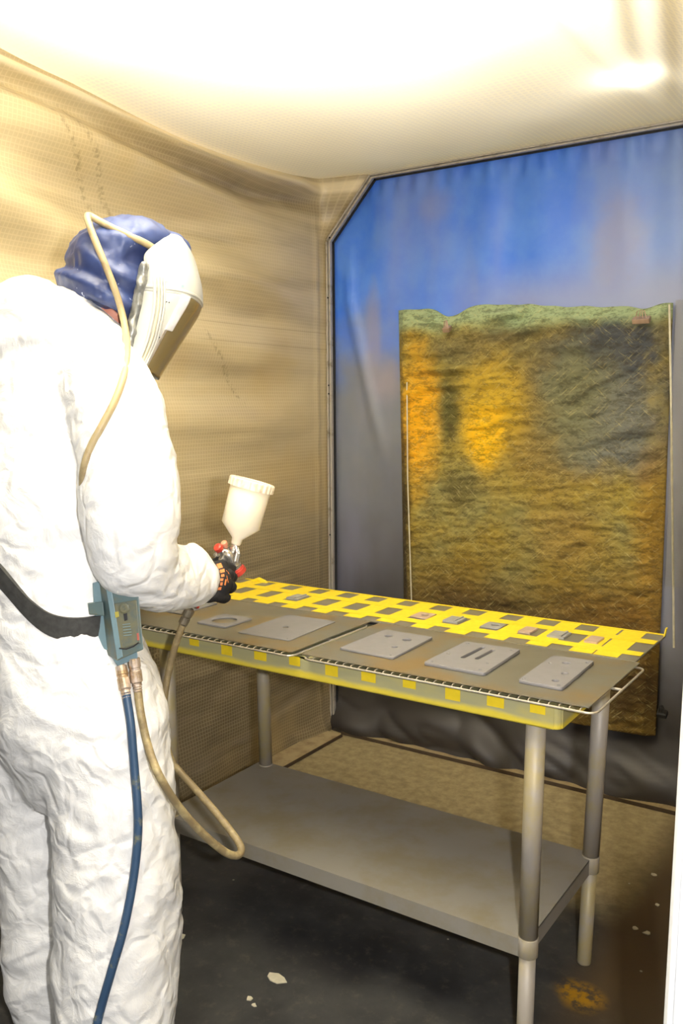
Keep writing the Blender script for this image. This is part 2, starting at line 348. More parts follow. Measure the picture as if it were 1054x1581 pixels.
# ------------------------------------------------------------------ setting
def grid(name, nu, nv, fn, m, kind='structure', parent=None):
    V = [fn(i/nu, j/nv) for j in range(nv+1) for i in range(nu+1)]
    Fc = [(j*(nu+1)+i, j*(nu+1)+i+1, (j+1)*(nu+1)+i+1, (j+1)*(nu+1)+i) for j in range(nv) for i in range(nu)]
    me = bpy.data.meshes.new(name); me.from_pydata(V, [], Fc); o = link(name, me, m, parent, True)
    if kind: o['kind'] = kind
    return o
def ss(a, b, x): t = min(1, max(0, (x-a)/(b-a))); return t*t*(3-2*t)
def rp_(k): return k
XL, XR, YB, YF, ZC, ZK = -2.27, -.28, 3.27, 1.16, 2.46, 2.21
def ztop(y): return ZC - .028*math.sin(PI*min(1, max(0, (3.2-y)/1.3))) + .07*min(1.2, max(0, 2.6-y))**2
def f_left(u, v):
    y = YF+(YB+.02-YF)*u; z = v*(ztop(y)+.03)
    q = .030*math.sin(z*17+y*2.2*(z-1)+2*nz((y*1.1, z*2, 3)))*ss(.9, 2.0, z)*ss(3.25, 2.7, y)
    q += .034*math.sin(z*9-y*3.2+3*nz((y*.8, z*1.3, 9)))*ss(1.2, 2.2, z)*ss(3.28, 2.6, y)
    q += .006*nz((y*3, z*22, 1))*ss(3.25, 2.8, y)
    # hem roll close under the ceiling line
    q += .050*math.exp(-((ztop(y)-z-.045)/.024)**2)*ss(3.3, 3.0, y) - .035*math.exp(-((ztop(y)-z-.105)/.028)**2)*ss(3.3, 2.9, y)
    q += (.03*nz((y*1.6, z*3-y, 5))+.012*nz((y*6, z*9, 5)))*(1-ss(.35, .8, z)) + .05*(1-ss(0, .12, z))*abs(nz((y*3, 0, 7)))
    q *= ss(ztop(y)-.002, ztop(y)-.03, z) if z > ztop(y)-.03 else 1
    x = XL+q
    q2 = .007*math.exp(-((y-3.19)/.012)**2); x += q2
    if z > ZK:
        k = ss(3.195, YB, y); cx = XL+(z-ZK)/(ZC-ZK)*.226; x = x*(1-k)+max(cx, x)*k
    return (x, y, z)
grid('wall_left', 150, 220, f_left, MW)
def f_ceil(u, v):
    x = XL-.03+(XR+.15-XL)*u; y = .15+(YB+.02-.15)*v
    z = ztop(y)*(1-u)+ZC*u
    z += .012*math.sin(x*9+y*2)*nz((x*2, y*2, 4))*ss(3.28, 3.0, y) - .02*math.sin(PI*u)*ss(3.28, 2.6, y)*ss(1.2, 1.8, y)
    k = max(0, x+.80); z -= .35*k*k*3 *ss(3.3, 2.9, y) + .012*math.exp(-((x+.81)/.03)**2)*ss(3.25, 2.7, y)
    z += .006*math.sin(x*60+y*14)*ss(-.85, -.7, x)*ss(3.3, 2.8, y)
    return (x, y, z)
cl = grid('ceiling', 120, 150, f_ceil, MC)
def f_back(u, v):
    z = v*2.47; k = max(0, (z-ZK)/(ZC-ZK)); xl = XL+.226*k; xr = XR-.226*k
    x = xl+(xr-xl)*u; y = YB+.035
    y += .010*math.sin(x*26+2*nz((x*2, z*.7, 2)))*ss(1.7, 2.45, z)*(.5+nz((x*3, z, 5)))*1.6
    dl = x-xl; y -= .018*math.exp(-((dl-.10-.25*max(0, 1.95-z))/.03)**2)*ss(1.2, 1.5, z)*ss(2.3, 1.9, z)
    y += .004*math.sin(z*150)*math.exp(-(dl/.02)**2)
    y += .007*math.sin(x*80+3*nz((x*3, 1, 1)))*math.exp(-((2.42-z)/.05)**2)
    y += .008*nz((x*4, z*3, 8)) + .003*math.exp(-((z-1.54)/.004)**2)
    s = 1-ss(.02, .27, z)
    y -= s*(.03+.12*abs(nz((x*2.6, z*5, 3)))+.05*abs(nz((x*6+z*6, z*9, 6)))) 
    return (x, min(y, YB+.15), z)
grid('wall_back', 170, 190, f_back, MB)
def f_right(u, v):
    y = YF+(YB+.02-YF)*u; z = v*ZC; return (XR+.10*(1-u)+.01*nz((y*2, z*2, 1))-(.0 if z < ZK else (z-ZK)/(ZC-ZK)*.226*ss(3.1, YB, y)), y, z)
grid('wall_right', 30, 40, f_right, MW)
bm = BOX((-.6, 1.3, -.025), (7, 6.4, .05)); tag(obj('floor', bm, MFL), kind='structure')
# curb boards that hold the tarps down on the floor
BRD = speckled('brown_dusty_board', S(172, 154, 116), S(140, 120, 88), (.4, .7), .75, 0, 14, .3)
SEAM = plain('dark_gap', S(70, 56, 40), .9)
for nm, a in (('trim_1', BOX((XL+.055, 1.95, .007), (.11, 2.5, .014), None, .003)), ('trim_2', BOX((-1.25, YB-.02, .007), (1.86, .05, .014), None, .003))):
    tag(obj(nm, a, BRD), kind='structure')
obj('seam', BOX((XL+.112, 1.95, .0085), (.003, 2.5, .0145)), SEAM, bpy.data.objects['trim_1']); obj('seam', BOX((-1.25, YB-.047, .0085), (1.86, .003, .0145)), SEAM, bpy.data.objects['trim_2'])
# aluminium frame of the back opening: post, chamfer, top rail
def rail(name, a, b, w=.026, screws=()):
    a, b = Vector(a), Vector(b); L = (b-a).length; t = (b-a)/L
    rot = Matrix((Vector((0, -1, 0)).cross(t), Vector((0, -1, 0)), t)).transposed().to_4x4()
    bm = bmesh.new()
    box(bm, (a+b)/2+Vector((0, .012, 0)), (w+.010, .006, L), rot)
    o = obj(name, bm, DARK); tag(o, kind='structure')
    rot3 = rot.to_3x3()
    for s in (-.3, .3):
        obj('rail_lip', BOX((a+b)/2+rot3@Vector((w*s, 0, 0))+Vector((0, -.006, 0)), (w*.34, .012, L), rot, .002), ALU, o)
    obj('rail_web', BOX((a+b)/2+Vector((0, .002, 0)), (w*.9, .006, L), rot), ALU, o)
    for k in screws:
        obj('screw', LATHE(a+t*k+Vector((0, -.013, 0)), Vector((0, -1, 0)), [(.004, 0), (.004, .002), (.002, .004)], 8), DARK, o)
YR = YB-.004
pz = lambda y: on(1, YR, 511, y).z
rail('trim_3', (XL+.018, YR, 0), (XL+.018, YR, ZK-.003), screws=[pz(460), pz(595), pz(608), pz(825)])
rail('trim_4', (XL+.016, YR, ZK-.004), (XL+.238, YR, ZC-.012), screws=[.02])
rail('trim_5', (XL+.235, YR, ZC-.012), (XR-.235, YR, ZC-.012), .018)
rail('trim_6', (XR-.016, YR, ZK-.004), (XR-.238, YR, ZC-.012))
# white jamb at the right front of the booth
jb = at(1022, 1581, 1.15); jt = at(1052, 1060, 1.15)
jx = (jb.x+jt.x)/2
jm = thing('door_1', None, None, (jx+.06, jb.y, 0)); jm['kind'] = 'structure'
c0 = Vector((jb.x, jb.y, 0))+Vector((.83, .557, 0))*.004; JT = (jt-jb)/(jt.z-jb.z); side = RT.copy(); side.z = 0; side.normalize(); dp = Vector((side.y, -side.x, 0))*-1
rotj = Matrix((side, dp, Vector((0, 0, 1)))).transposed().to_4x4()
_jamb = [] ; obj('jamb_post', BOX(c0+side*.0395+dp*.01+Vector((0, 0, .60)), (.055, .02, 1.2), rotj, .004), WHITEP, jm)
obj('jamb_edge', BOX(c0+side*.006+dp*.007+Vector((0, 0, .60)), (.007, .014, 1.2), rotj, .002), WHITEP, jm)
obj('jamb_seal', BOX(c0+side*.0105+dp*.013+Vector((0, 0, .60)), (.006, .01, 1.2), rotj), GREYP, jm)
for o in list(jm.children):
    for v in o.data.vertices:
        k = v.co.z-jb.z; v.co.x += JT.x*k; v.co.y += JT.y*k
# tube lamp added out of view under the ceiling to brighten the booth
lampm = NT('added_lamp_tube', .4); lampm.b.inputs['Emission Color'].default_value = (1, .93, .82, 1); lampm.b.inputs['Emission Strength'].default_value = LAMP_E
lm = thing('added_strip_lamp', 'added out-of-view twin tube strip lamp hanging under the pale ceiling tarp', 'lamp', (-1.0, 1.2, 2.3))
LY, LZ, LX0, LX1 = .85, 2.30, -1.30, -.45
for dy in (-.06, .06):
    obj('added_lamp_tube', TUBE([(LX0, LY+dy, LZ), (LX1, LY+dy, LZ)], .016, 12), lampm.m, lm)
for x in (LX0-.015, LX1+.015): obj('added_lamp_end_cap', BOX((x, LY, LZ), (.03, .2, .06), None, .004), ALU, lm)
obj('added_lamp_spine', BOX(((LX0+LX1)/2, LY, LZ+.012), (LX1-LX0, .03, .02), None, .003), ALU, lm)
for x in (-1.15, -.65): obj('added_lamp_hanger', TUBE([(x, LY, LZ+.02), (x, LY, ZC+.06)], .004, 6), ALU, lm)

# ------------------------------------------------------------------ filter mat on the back wall
FX0, FX1, FZ0, FZ1 = -1.915, -.80, .27, 1.86
def ftop(x): return 1.893-.04*math.exp(-((x-on(1, 3.25, 690, 500).x)/.07)**2)-.045*ss(-1.6, -.95, x)+.006*nz((x*14, 0, 0))-.01*math.exp(-((x+.9)/.05)**2)
def filt():
    nu, nv = 180, 300; bm = bmesh.new(); F, B = [], []
    for j in range(nv+1):
        for i in range(nu+1):
            u, v = i/nu, j/nv; x = FX0+(FX1-FX0)*u; z = FZ0+(ftop(x)-FZ0)*v
            x += .05*(1-v)*(1-u)*.8
            e = min(1, min(u, 1-u)*30)*min(1, min(v+.03, 1-v+.01)*30)
            w = .012*math.sin(z*62-x*22+6*nz((x*3, z*5, 2)))*(.2+abs(nz((x*4, z*4, 7)))*2)*(.5+.9*ss(1.2, 1.6, z))+.008*nz((x*9+z*4, z*34-x*6, 3))+.007*nz((x*26, z*60, 4))+.004*nz((x*80, z*110, 4))
            w += .03*(1-v)**3*nz((x*5, z*4, 1))
            y = YB+.012-.035*e-(w*e*.9)+.006-.02*(1-v)**4
            F.append(bm.verts.new((x, y, z))); B.append(bm.verts.new((x, YB+.025-.02*(1-v)**4, z)))
    n = nu+1
    for j in range(nv):
        for i in range(nu):
            a = j*n+i; bm.faces.new((F[a], F[a+1], F[a+n+1], F[a+n]))
    for L in ([i for i in range(n)], [nv*n+i for i in range(n)], [j*n for j in range(nv+1)], [j*n+nu for j in range(nv+1)]):
        for a, b in zip(L, L[1:]): bm.faces.new((F[a], F[b], B[b], B[a]))
    return bm
ft = thing('filter_mat', 'large shaggy orange and olive filter mat with green top edge on the blue tarp', 'filter', ((FX0+FX1)/2, YB-.02, FZ0))
obj('fleece', filt(), MF, ft, True)
PALE = plain('pale_edging', S(206, 200, 176), .5)
obj('edge_rod', TUBE([on(1, YB-.02, 628, 590), on(1, YB-.045, 629, 740), on(1, YB-.05, 636, 960)], .0027, 8), PALE, ft)
obj('edge_rod', TUBE([on(1, YB-.03, 1033, 470), on(1, YB-.03, 1036, 640), on(1, YB-.03, 1040, 1000)], .004, 8), PALE, ft)
CLIP = plain('clip_steel', S(176, 150, 128), .4, .4)
for (px, py, w, lab) in ((990, 494, .06, 'larger pinkish bulldog clip at the right of the mat top edge'), (690, 508, .03, 'small pale bulldog clip near the left end of the mat top edge'), (1022, 1102, .035, 'dark bulldog clip at the bottom right corner of the mat')):
    p = on(1, YB-.05, px, py); t = thing('bulldog_clip', lab, 'clip', p); mm = CLIP if py < 1000 else DARK
    obj('jaw', BOX(p, (w, .03, .018), Matrix.Rotation(.5, 4, 'X'), .003), mm, t)
    for s in (-1, 1): obj('grip', TUBE([p+Vector((s*w*.32, -.008, .004)), p+Vector((s*w*.2, -.014, .03)), p+Vector((s*w*.05, -.008, .034)), p+Vector((s*w*.1, -.008, .006))], .0018, 6), mm, t)
# tarp hanging free beside the mat (stiff clear strip seen at its right edge)
CLR = NT('clear_pvc', .12); CLR.b.inputs['Transmission Weight'].default_value = .97; CLR.col((.99, .985, .95)); CLR.b.inputs['IOR'].default_value = 1.03
p0 = on(1, YB-.06, 1046, 470)
bm = BOX((p0.x+.03, YB-.055, 1.35), (.075, .003, 1.0), None, .001)
tag(obj('plastic_strip', bm, CLR.m), 'cloudy clear plastic strip hanging down the right edge of the filter mat', 'strip')

# ------------------------------------------------------------------ table
TX0, TX1, TY0, TY1 = -1.872, -.615, 1.727, 2.34
tb = thing('work_table', 'long steel work table with yellow oversprayed front edge and grey lower shelf', 'table', (-1.24, 2.0, 0))
def tabletop():
    bm = bmesh.new()
    box(bm, ((TX0+TX1)/2, (TY0+TY1)/2, .8735), (TX1-TX0, TY1-TY0, .003))
    box(bm, ((TX0+TX1)/2, TY0+.0015, .8485), (TX1-TX0-.03, .003, .053)); box(bm, ((TX0+TX1)/2, TY1-.0015, .8485), (TX1-TX0-.03, .003, .053))
    box(bm, (TX0+.0015, (TY0+TY1)/2, .8485), (.003, TY1-TY0-.03, .053)); box(bm, (TX1-.0015, (TY0+TY1)/2, .8485), (.003, TY1-TY0-.03, .053))
    for x in (TX0, TX1):
        for y in (TY0, TY1):
            sx, sy = (1 if x == TX0 else -1), (1 if y == TY0 else -1)
            pts = [Vector((x+sx*(.017-.0157*math.cos(a)), y+sy*(.017-.0157*math.sin(a)), 0)) for a in np.linspace(0, PI/2, 6)]
            for p, q in zip(pts, pts[1:]):
                v = [bm.verts.new(p+Vector((0, 0, .822))), bm.verts.new(q+Vector((0, 0, .822))), bm.verts.new(q+Vector((0, 0, .875))), bm.verts.new(p+Vector((0, 0, .875)))]
                bm.faces.new(v)
    return bm
tt = obj('tabletop', tabletop(), APRON, tb)
obj('return_lip', BOX(((TX0+TX1)/2, TY0+.012, .8225), (TX1-TX0-.04, .024, .003), None, .001), APRON, tt)
legs = {}
for nm, (px, py, qx, qy, yy) in dict(fr=(826, 1150, 808, 1640, 1.773), br=(923, 1150, 901, 1487, 2.205), fl=(261, 1100, 272, 1408, 1.773), bl=(406, 1040, 412, 1240, 2.205)).items():
    top = on(1, yy, px, py); bot = on(1, yy, qx, qy)
    d = top-bot; T = bot+d*((.872-bot.z)/d.z); Bt = bot+d*((0.0-bot.z)/d.z); legs[nm] = (Bt, T)
    ax = (T-Bt).normalized(); L = (T-Bt).length; r = .0218
    sh = .31/ (.872)*L
    o = obj('leg', LATHE(Bt+ax*(sh+.002), ax, [(r, 0), (r, L-sh-.02)], 28), LEG, tb, False)
    for f in o.data.polygons: f.use_smooth = len(f.vertices) == 4
    f1 = obj('collar', LATHE(Bt+ax*(sh-.045), ax, [(r+.0005, 0), (r+.0014, .001), (r+.0014, .044), (r+.0004, .0455)], 28), LEG, o)
    f2 = obj('foot_tube', LATHE(Bt, ax, [(r-.004, .0), (r-.003, .003), (r-.003, sh-.04)], 28), LEG, o)
    for q in (f1, f2):
        for f in q.data.polygons: f.use_smooth = len(f.vertices) == 4
SX0, SX1, SY0, SY1, SZ = -1.83, -.69, 1.757, 2.222, .307
bm = bmesh.new(); box(bm, ((SX0+SX1)/2, (SY0+SY1)/2, SZ-.002), (SX1-SX0, SY1-SY0, .004))
for (c, s) in ((((SX0+SX1)/2, SY0+.001, SZ-.022), (SX1-SX0-.003, .002, .042)), (((SX0+SX1)/2, SY1-.001, SZ-.022), (SX1-SX0-.003, .002, .042)), ((SX0+.001, (SY0+SY1)/2, SZ-.022), (.002, SY1-SY0-.003, .042)), ((SX1-.001, (SY0+SY1)/2, SZ-.022), (.002, SY1-SY0-.003, .042))): box(bm, c, s)
obj('shelf', bm, SHELF, tb)
for i, px in enumerate((300, 350, 402, 455, 512, 569, 632, 699, 765, 830)):
    x = on(1, TY0, px, 985+(px-300)*.2).x; w = .034+.006*((i*7) % 3)/2
    bm = bmesh.new(); L = .024+.008*((i*5) % 3)/2
    box(bm, (x, TY0-.0012, .8745-L/2), (w, .0012, L))
    obj('tape_tab', bm, YTAPE, tb)
# ------------------------------------------------------------------ racks, metal sheets, masked panel
ZR = .882
def rack(x0, x1, y0, y1, lab):
    t = thing('wire_rack', lab, 'rack', ((x0+x1)/2, (y0+y1)/2, .876), 'wire racks lying on the table')
    def loop(z, r, ins=0):
        pts = []
        for (cx, cy, a0) in ((x1-.02-ins, y0+.02+ins, -PI/2), (x1-.02-ins, y1-.02-ins, 0), (x0+.02+ins, y1-.02-ins, PI/2), (x0+.02+ins, y0+.02+ins, PI)):
            for k in range(5): a = a0+k*PI/8; pts.append((cx+.02*math.cos(a), cy+.02*math.sin(a), z))
        return TUBE(pts, r, 8, closed=True)
    obj('rim', loop(ZR+.0045, .0026), WIRE, t)
    n = int((x1-x0-.04)/.0215); me = None
    for k in range(n):
        x = x0+.02+(x1-x0-.04)*(k+.5)/n
        if me is None:
            bm = bmesh.new()
            tube(bm, [(0, y0, ZR+.0045), (0, y0+.001, ZR+.0085), (0, y0+.004, ZR+.0094), (0, y1-.004, ZR+.0094), (0, y1-.001, ZR+.0085), (0, y1, ZR+.0045)], .0014, 6)
            me = bpy.data.meshes.new('cross_wire'); bm.to_mesh(me); bm.free()
        w = link('cross_wire', me, WIRE, t); w.location = (x, 0, 0)
    for yy in ((y0+y1)/2,): obj('brace', TUBE([(x0+.001, yy, ZR+.0045), (x1-.001, yy, ZR+.0045)], .003, 8), WIRE, t)
    for sx_ in (x0+.1, x1-.1):
        obj('rack_foot', TUBE([(sx_, y0+.06, ZR+.006), (sx_, y0+.06, .8775), (sx_, y1-.06, .8775), (sx_, y1-.06, ZR+.006)], .0022, 6), WIRE, t)
    return t
rack(-1.254, -.530, 1.687, 2.05, 'right-hand wire rack overhanging the right end of the steel table')
rack(-2.012, -1.288, 1.686, 2.05, 'left-hand wire rack on the table, beside the man in white')
def sheet(x0, x1, y0, y1, lab, z=.8945, rot=0):
    c = Vector(((x0+x1)/2, (y0+y1)/2, z)); o = obj('metal_sheet', BOX(c, (x1-x0, y1-y0, .003), Matrix.Rotation(rot, 4, 'Z'), .0008), PLATE_SHEET)
    return tag(o, lab, 'metal sheet', 'metal sheets on the racks')
sheet(-1.262, -.546, 1.697, 2.062, 'large olive grey metal sheet on the right rack, under three primed plates')
sheet(-2.0, -1.292, 1.695, 2.062, 'large grey metal sheet on the left rack, under the ring plate and square plate')
mp = thing('masked_panel', 'long flat panel covered in a yellow masking tape lattice along the table back', 'panel', (-1.27, 2.2, .89))
MPZ = .894
obj('base_panel', BOX((-1.271, 2.204, MPZ), (1.43, .276, .004), None, .001), mat_steel('panel_grey', (132, 128, 116), (128, 120, 92)), mp)
obj('support_strip', BOX((-1.25, 2.2, .8835), (1.2, .2, .017)), DARK, mp)
z0 = MPZ+.0024
for k in range(13):
    x = -1.922+.1115*k; random.seed(k); l0 = 2.066+.012*random.random()
    if k == 12: x = -.632
    bm = bmesh.new(); w = .052+.010*random.random()
    box(bm, (x, (l0+2.343)/2, z0+.0004), (w, 2.343-l0, .0006), Matrix.Rotation(random.uniform(-.03, .03), 4, 'Z')); obj('tape_strip', bm, YTAPE, mp)
for yy, w in ((2.127, .036), (2.252, .040), (2.342, .012)):
    obj('tape_strip', BOX((-1.27, yy, z0+.0011), (1.424, w, .0006), Matrix.Rotation(.002, 4, 'Z')), YTAPE, mp)
p = on(1, 2.34, 1034, 976); obj('tape_curl', BOX((-.556, 2.338, MPZ+.012), (.003, .014, .024), Matrix.Rotation(.2, 4, 'Y')), YTAPE, mp)
p = on(1, 2.33, 403, 900); bm = bmesh.new(); tube(bm, [on(1, 2.33, 386, 905), on(1, 2.33, 392, 898), on(1, 2.33, 400, 895), on(1, 2.33, 408, 899), on(1, 2.33, 414, 905)], .009, 8); obj('tape_curl', bm, YTAPE, mp)
PINK = plain('bare_brushed_part', S(180, 158, 140), .4, .2); GRP = plain('grey_small_part', S(150, 150, 146), .45, .2)
sp = [(-1.643, 0, 'dull'), (-1.193, 1, ''), (-1.093, 0, ''), (-.975, 1, ''), (-.869, 2, ''), (-.789, 0, ''), (-.69, 2, '')]
descs = ['small pale grey block in a tape opening left of the panel middle', 'small pinkish ring part in a tape opening behind the three-hole plate at the table middle', 'small pale grey channel part right of the ring part in the tape lattice',
         'small round washer part showing through the tape behind the slotted plate', 'small pinkish brown block just right of the washer part in the tape lattice', 'small square pale grey part in the tape lattice behind the right end plate', 'small pinkish block at the last filled tape opening near the right end']
for (x, k, _), dsc in zip(sp, descs):
    y = 2.19
    if k == 1:
        o = plate2d('small_part', [(x-.026, y-.03), (x+.026, y-.03), (x+.026, y+.03), (x-.026, y+.03)], [circ(x+.004, y+.004, .012)], z0, .004, PINK if 'pink' in dsc else GRP)
    else:
        bm = bmesh.new(); box(bm, (x-.006*(k == 2), y, z0+.003), (.034 if k == 2 else .046, .060, .006), None, .001); 
        if k == 0: box(bm, (x+.012, y, z0+.0075), (.006, .056, .004))
        o = obj('small_part', bm, PINK if k == 2 else GRP)
    tag(o, dsc, 'metal part', 'small parts between the yellow tape')
# primed plates
ZP = .8963
def quad(q, r=.006):
    out = []; n = len(q)
    for i in range(n):
        p = Vector((*q[i], 0)); a = Vector((*q[i-1], 0)); b = Vector((*q[(i+1) % n], 0))
        da, db = (a-p).normalized()*r, (b-p).normalized()*r
        for t in (0, .5, 1): s = (p+da)*(1-t)**2+p*2*t*(1-t)+(p+db)*t*t; out.append((s.x, s.y))
    return out
def slot(x, y, l, w, a, n=8):
    pts = []
    for s in (1, -1):
        for k in range(n+1):
            t = -PI/2+PI*k/n; pts.append((s*(l/2-w/2)+s*w/2*math.cos(t), s*w/2*math.sin(t)))
    return [(x+math.cos(a)*p-math.sin(a)*q, y+math.sin(a)*p+math.cos(a)*q) for p, q in pts]
def primed(q, holes, th, lab):
    return tag(plate2d('primed_plate', quad(q), holes, ZP, th, PRIMER), lab, 'metal plate', 'grey primed plates')
primed([(-1.688, 1.778), (-1.583, 1.778), (-1.583, 1.894), (-1.688, 1.894)], [circ(-1.636, 1.836, .036, 28)], .005, 'small square grey plate with one large round hole, nearest the gloved hand')
primed([(-1.525, 1.762), (-1.356, 1.768), (-1.368, 2.0), (-1.53, 1.992)], [circ(-1.447, 1.872, .009), circ(-1.372, 1.782, .003, 8)], .0025, 'thin grey rectangular plate with a single small hole near its centre')
primed([(-1.201, 1.772), (-1.045, 1.768), (-1.053, 1.985), (-1.199, 1.985)], [circ(-1.155, 1.932, .0115), circ(-1.096, 1.926, .0125), circ(-1.088, 1.850, .0085), circ(-1.06, 1.782, .0035, 8)], .006, 'grey plate with two large holes and one smaller, left end of the right rack')
primed([(-.962, 1.770), (-.808, 1.768), (-.814, 1.990), (-.960, 1.986)], [slot(-.900, 1.905, .118, .013, PI/2-.03), slot(-.868, 1.905, .100, .012, PI/2-.03), circ(-.945, 1.970, .0045, 10), circ(-.828, 1.972, .0055, 10), circ(-.945, 1.862, .005, 10), circ(-.832, 1.840, .0045, 10), circ(-.824, 1.784, .0045, 10), circ(-.948, 1.784, .004, 10)], .008, 'thick grey plate with two long parallel slots in its middle')
primed([(-.725, 1.764), (-.626, 1.762), (-.632, 1.992), (-.729, 1.985)], [circ(-.654, 1.800, .0085), circ(-.655, 1.862, .0085), circ(-.680, 1.940, .0105), circ(-.640, 1.968, .005, 10), circ(-.712, 1.920, .004, 10), circ(-.637, 1.774, .0045, 10), circ(-.716, 1.774, .0045, 10)], .008, 'narrow grey plate with three holes in a line, rightmost on the table')
primed([(-1.93, 1.83), (-1.80, 1.83), (-1.80, 1.99), (-1.93, 1.99)], [circ(-1.865, 1.91, .012)], .004, 'grey plate half hidden behind the white sleeve')
# paint flakes on the floor
FLK = plain('pale_paint_flake', S(206, 200, 176), .7)
for i, (px, py, s, lab) in enumerate(((427, 1509, .026, 'largest pale paint flake on the dark floor in front of the shelf'), (385, 1541, .012, 'small pale flake left of the largest flake'), (392, 1551, .008, 'tiny flake just below the small flake on the dark floor'), (276, 1444, .022, 'thin pale scrap on the floor beside the front left table leg'),
        (1010, 1350, .012, 'tiny pale flake near the white jamb, topmost'), (998, 1440, .012, 'small pale flake near the white jamb, nearest camera'), (980, 1432, .010, 'small pale flake near the jamb, leftmost'), (1014, 1396, .010, 'tiny pale flake against the jamb edge'))):
    p = on(2, .003, px, py); random.seed(i); n = 7
    lp = [(p.x+s*random.uniform(.5, 1)*math.cos(2*PI*k/n)*(1.4 if i in (0, 3) else 1), p.y+s*random.uniform(.4, 1)*math.sin(2*PI*k/n)) for k in range(n)]
    tag(plate2d('paint_flake', lp, [], .0, .003, FLK, None, .0004), lab, 'debris', 'pale flakes on the floor')
# ------------------------------------------------------------------ the painter
def loft2(bm, rings, seg=20, n=4, side=None):
    """rings (x, y, z, a, b); parallel-transported frame, or fixed horizontal side vector"""
    P = spline(rings, n); L = []; A = None
    for i, p in enumerate(P):
        t = (Vector(P[min(i+1, len(P)-1)][:3])-Vector(P[max(i-1, 0)][:3])).normalized()
        if side is not None: A = side.normalized(); B = Vector((0, 0, 1)).cross(A)
        else:
            if A is None: A, B = frame(t, Vector((.3, .9, .1)))
            A = (A-t*A.dot(t)).normalized(); B = t.cross(A)
        L.append([bm.verts.new(Vector(p[:3])+A*(math.cos(2*PI*k/seg)*p[3])+B*(math.sin(2*PI*k/seg)*p[4])) for k in range(seg)])
    for R1, R2 in zip(L, L[1:]):
        for k in range(seg): bm.faces.new((R1[k], R1[(k+1) % seg], R2[(k+1) % seg], R2[k]))
    bm.faces.new(L[0][::-1]); bm.faces.new(L[-1])
def R(px, py, d, a, b=None): p = at(px, py, d); return (p.x, p.y, p.z, a, b or a)
SX = Vector((1, 0, 0))
TORSO = [R(112, 1235, 2.04, .10, .09), R(114, 1180, 2.035, .165, .14), R(114, 1120, 2.03, .205, .172), R(108, 1050, 2.04, .215, .18), R(86, 955, 2.05, .195, .160), R(72, 860, 2.06, .205, .17),
         R(70, 720, 2.07, .225, .175), R(78, 620, 2.08, .225, .165), R(92, 545, 2.08, .19, .145), R(112, 495, 2.09, .125, .115), R(128, 470, 2.10, .08, .08)]
ARM = [R(148, 570, 1.97, .095), R(176, 625, 1.93, .107), R(197, 700, 1.90, .105), R(203, 780, 1.885, .104), R(206, 846, 1.89, .099), R(236, 882, 1.95, .080), R(278, 889, 2.05, .073), R(306, 892, 2.10, .064), R(322, 893, 2.125, .046)]
LARM = [(-1.83, 1.40, 1.50, .10, .10), (-1.90, 1.42, 1.35, .10, .10), (-1.93, 1.44, 1.18, .095, .095), (-1.93, 1.50, 1.08, .085, .085), (-1.915, 1.59, 1.04, .06, .06), (-1.90, 1.64, 1.02, .045, .045)]
LEGN = [R(146, 1040, 2.0, .13), R(158, 1130, 1.98, .148), R(172, 1230, 1.965, .138), R(180, 1330, 1.955, .128), R(180, 1420, 1.95, .129), R(180, 1520, 1.94, .126), R(182, 1655, 1.93, .112)]
LEGF = [R(66, 1040, 2.09, .13), R(60, 1130, 2.11, .14), R(60, 1230, 2.12, .118), R(63, 1330, 2.12, .104), R(67, 1420, 2.115, .100), R(72, 1500, 2.11, .098), R(78, 1566, 2.105, .085)]
root = thing('person', 'person in white coveralls and blue air-fed hood, holding the spray gun at the table', 'person', (-1.6, 1.36, 0))
def suit():
    bm = bmesh.new(); loft2(bm, TORSO, 28, side=SX)
    for L in (ARM, LARM, LEGN, LEGF): loft2(bm, L, 22)
    p = at(120, 555, 2.05); ball(bm, p, (.16, .13, .11)); p = at(-20, 560, 2.16); ball(bm, p, (.13, .12, .10))
    # thrown-back hood of the coverall, bunched behind the neck
    for (px, py, d, s) in ((45, 480, 2.05, (.10, .09, .085)), (90, 492, 2.03, (.10, .09, .075)), (10, 500, 2.07, (.10, .09, .08)), (-30, 500, 2.12, (.09, .09, .07)), (135, 505, 2.02, (.07, .06, .05))):
        ball(bm, at(px, py, d), s)
    loft2(bm, [R(-60, 520, 2.06, .03), R(0, 528, 1.99, .034), R(60, 522, 1.955, .034), R(120, 500, 1.95, .028), R(170, 508, 1.97, .022), R(196, 540, 2.02, .018)], 12)
    # bunched cuff
    loft2(bm, [R(286, 846, 2.07, .02), R(304, 858, 2.08, .028), R(318, 880, 2.09, .030), R(318, 905, 2.09, .028), R(300, 922, 2.08, .02)], 10)
    me = remesh(bm, .0085, 5)
    def w(p, n):
        q = p+Vector((nz(p*4), nz(p*4+Vector((9, 0, 0))), nz(p*4+Vector((0, 9, 0)))))*.09
        d = 0
        k = 1-abs(nz((q.x*5, q.y*5, q.z*11)))*2; d += .0055*max(-.5, k)*(.6+.6*ss(1.2, .8, p.z))
        k = 1-abs(nz((q.x*13+5, q.y*13, q.z*18)))*2; d += .0035*k
        k = 1-abs(nz((q.x*16, q.y*16+4, q.z*4)))*2; d += .004*k*ss(1.0, .7, p.z)
        k = 1-abs(nz((q.x*30, q.y*30, q.z*34)))*2; d += .0014*k
        d += .014*nz((q.x*2, q.y*2, q.z*5+2))
        return d-.004
    displace(me, w)
    o = link('coverall', me, MS, root, True); return o
cov = suit()
def bvh_of(*os):
    V, Fc = [], []
    for o in os:
        b = len(V); V += [v.co.copy() for v in o.data.vertices]; Fc += [[b+i for i in f.vertices] for f in o.data.polygons]
    return BVHTree.FromPolygons(V, Fc)
BV = bvh_of(cov)
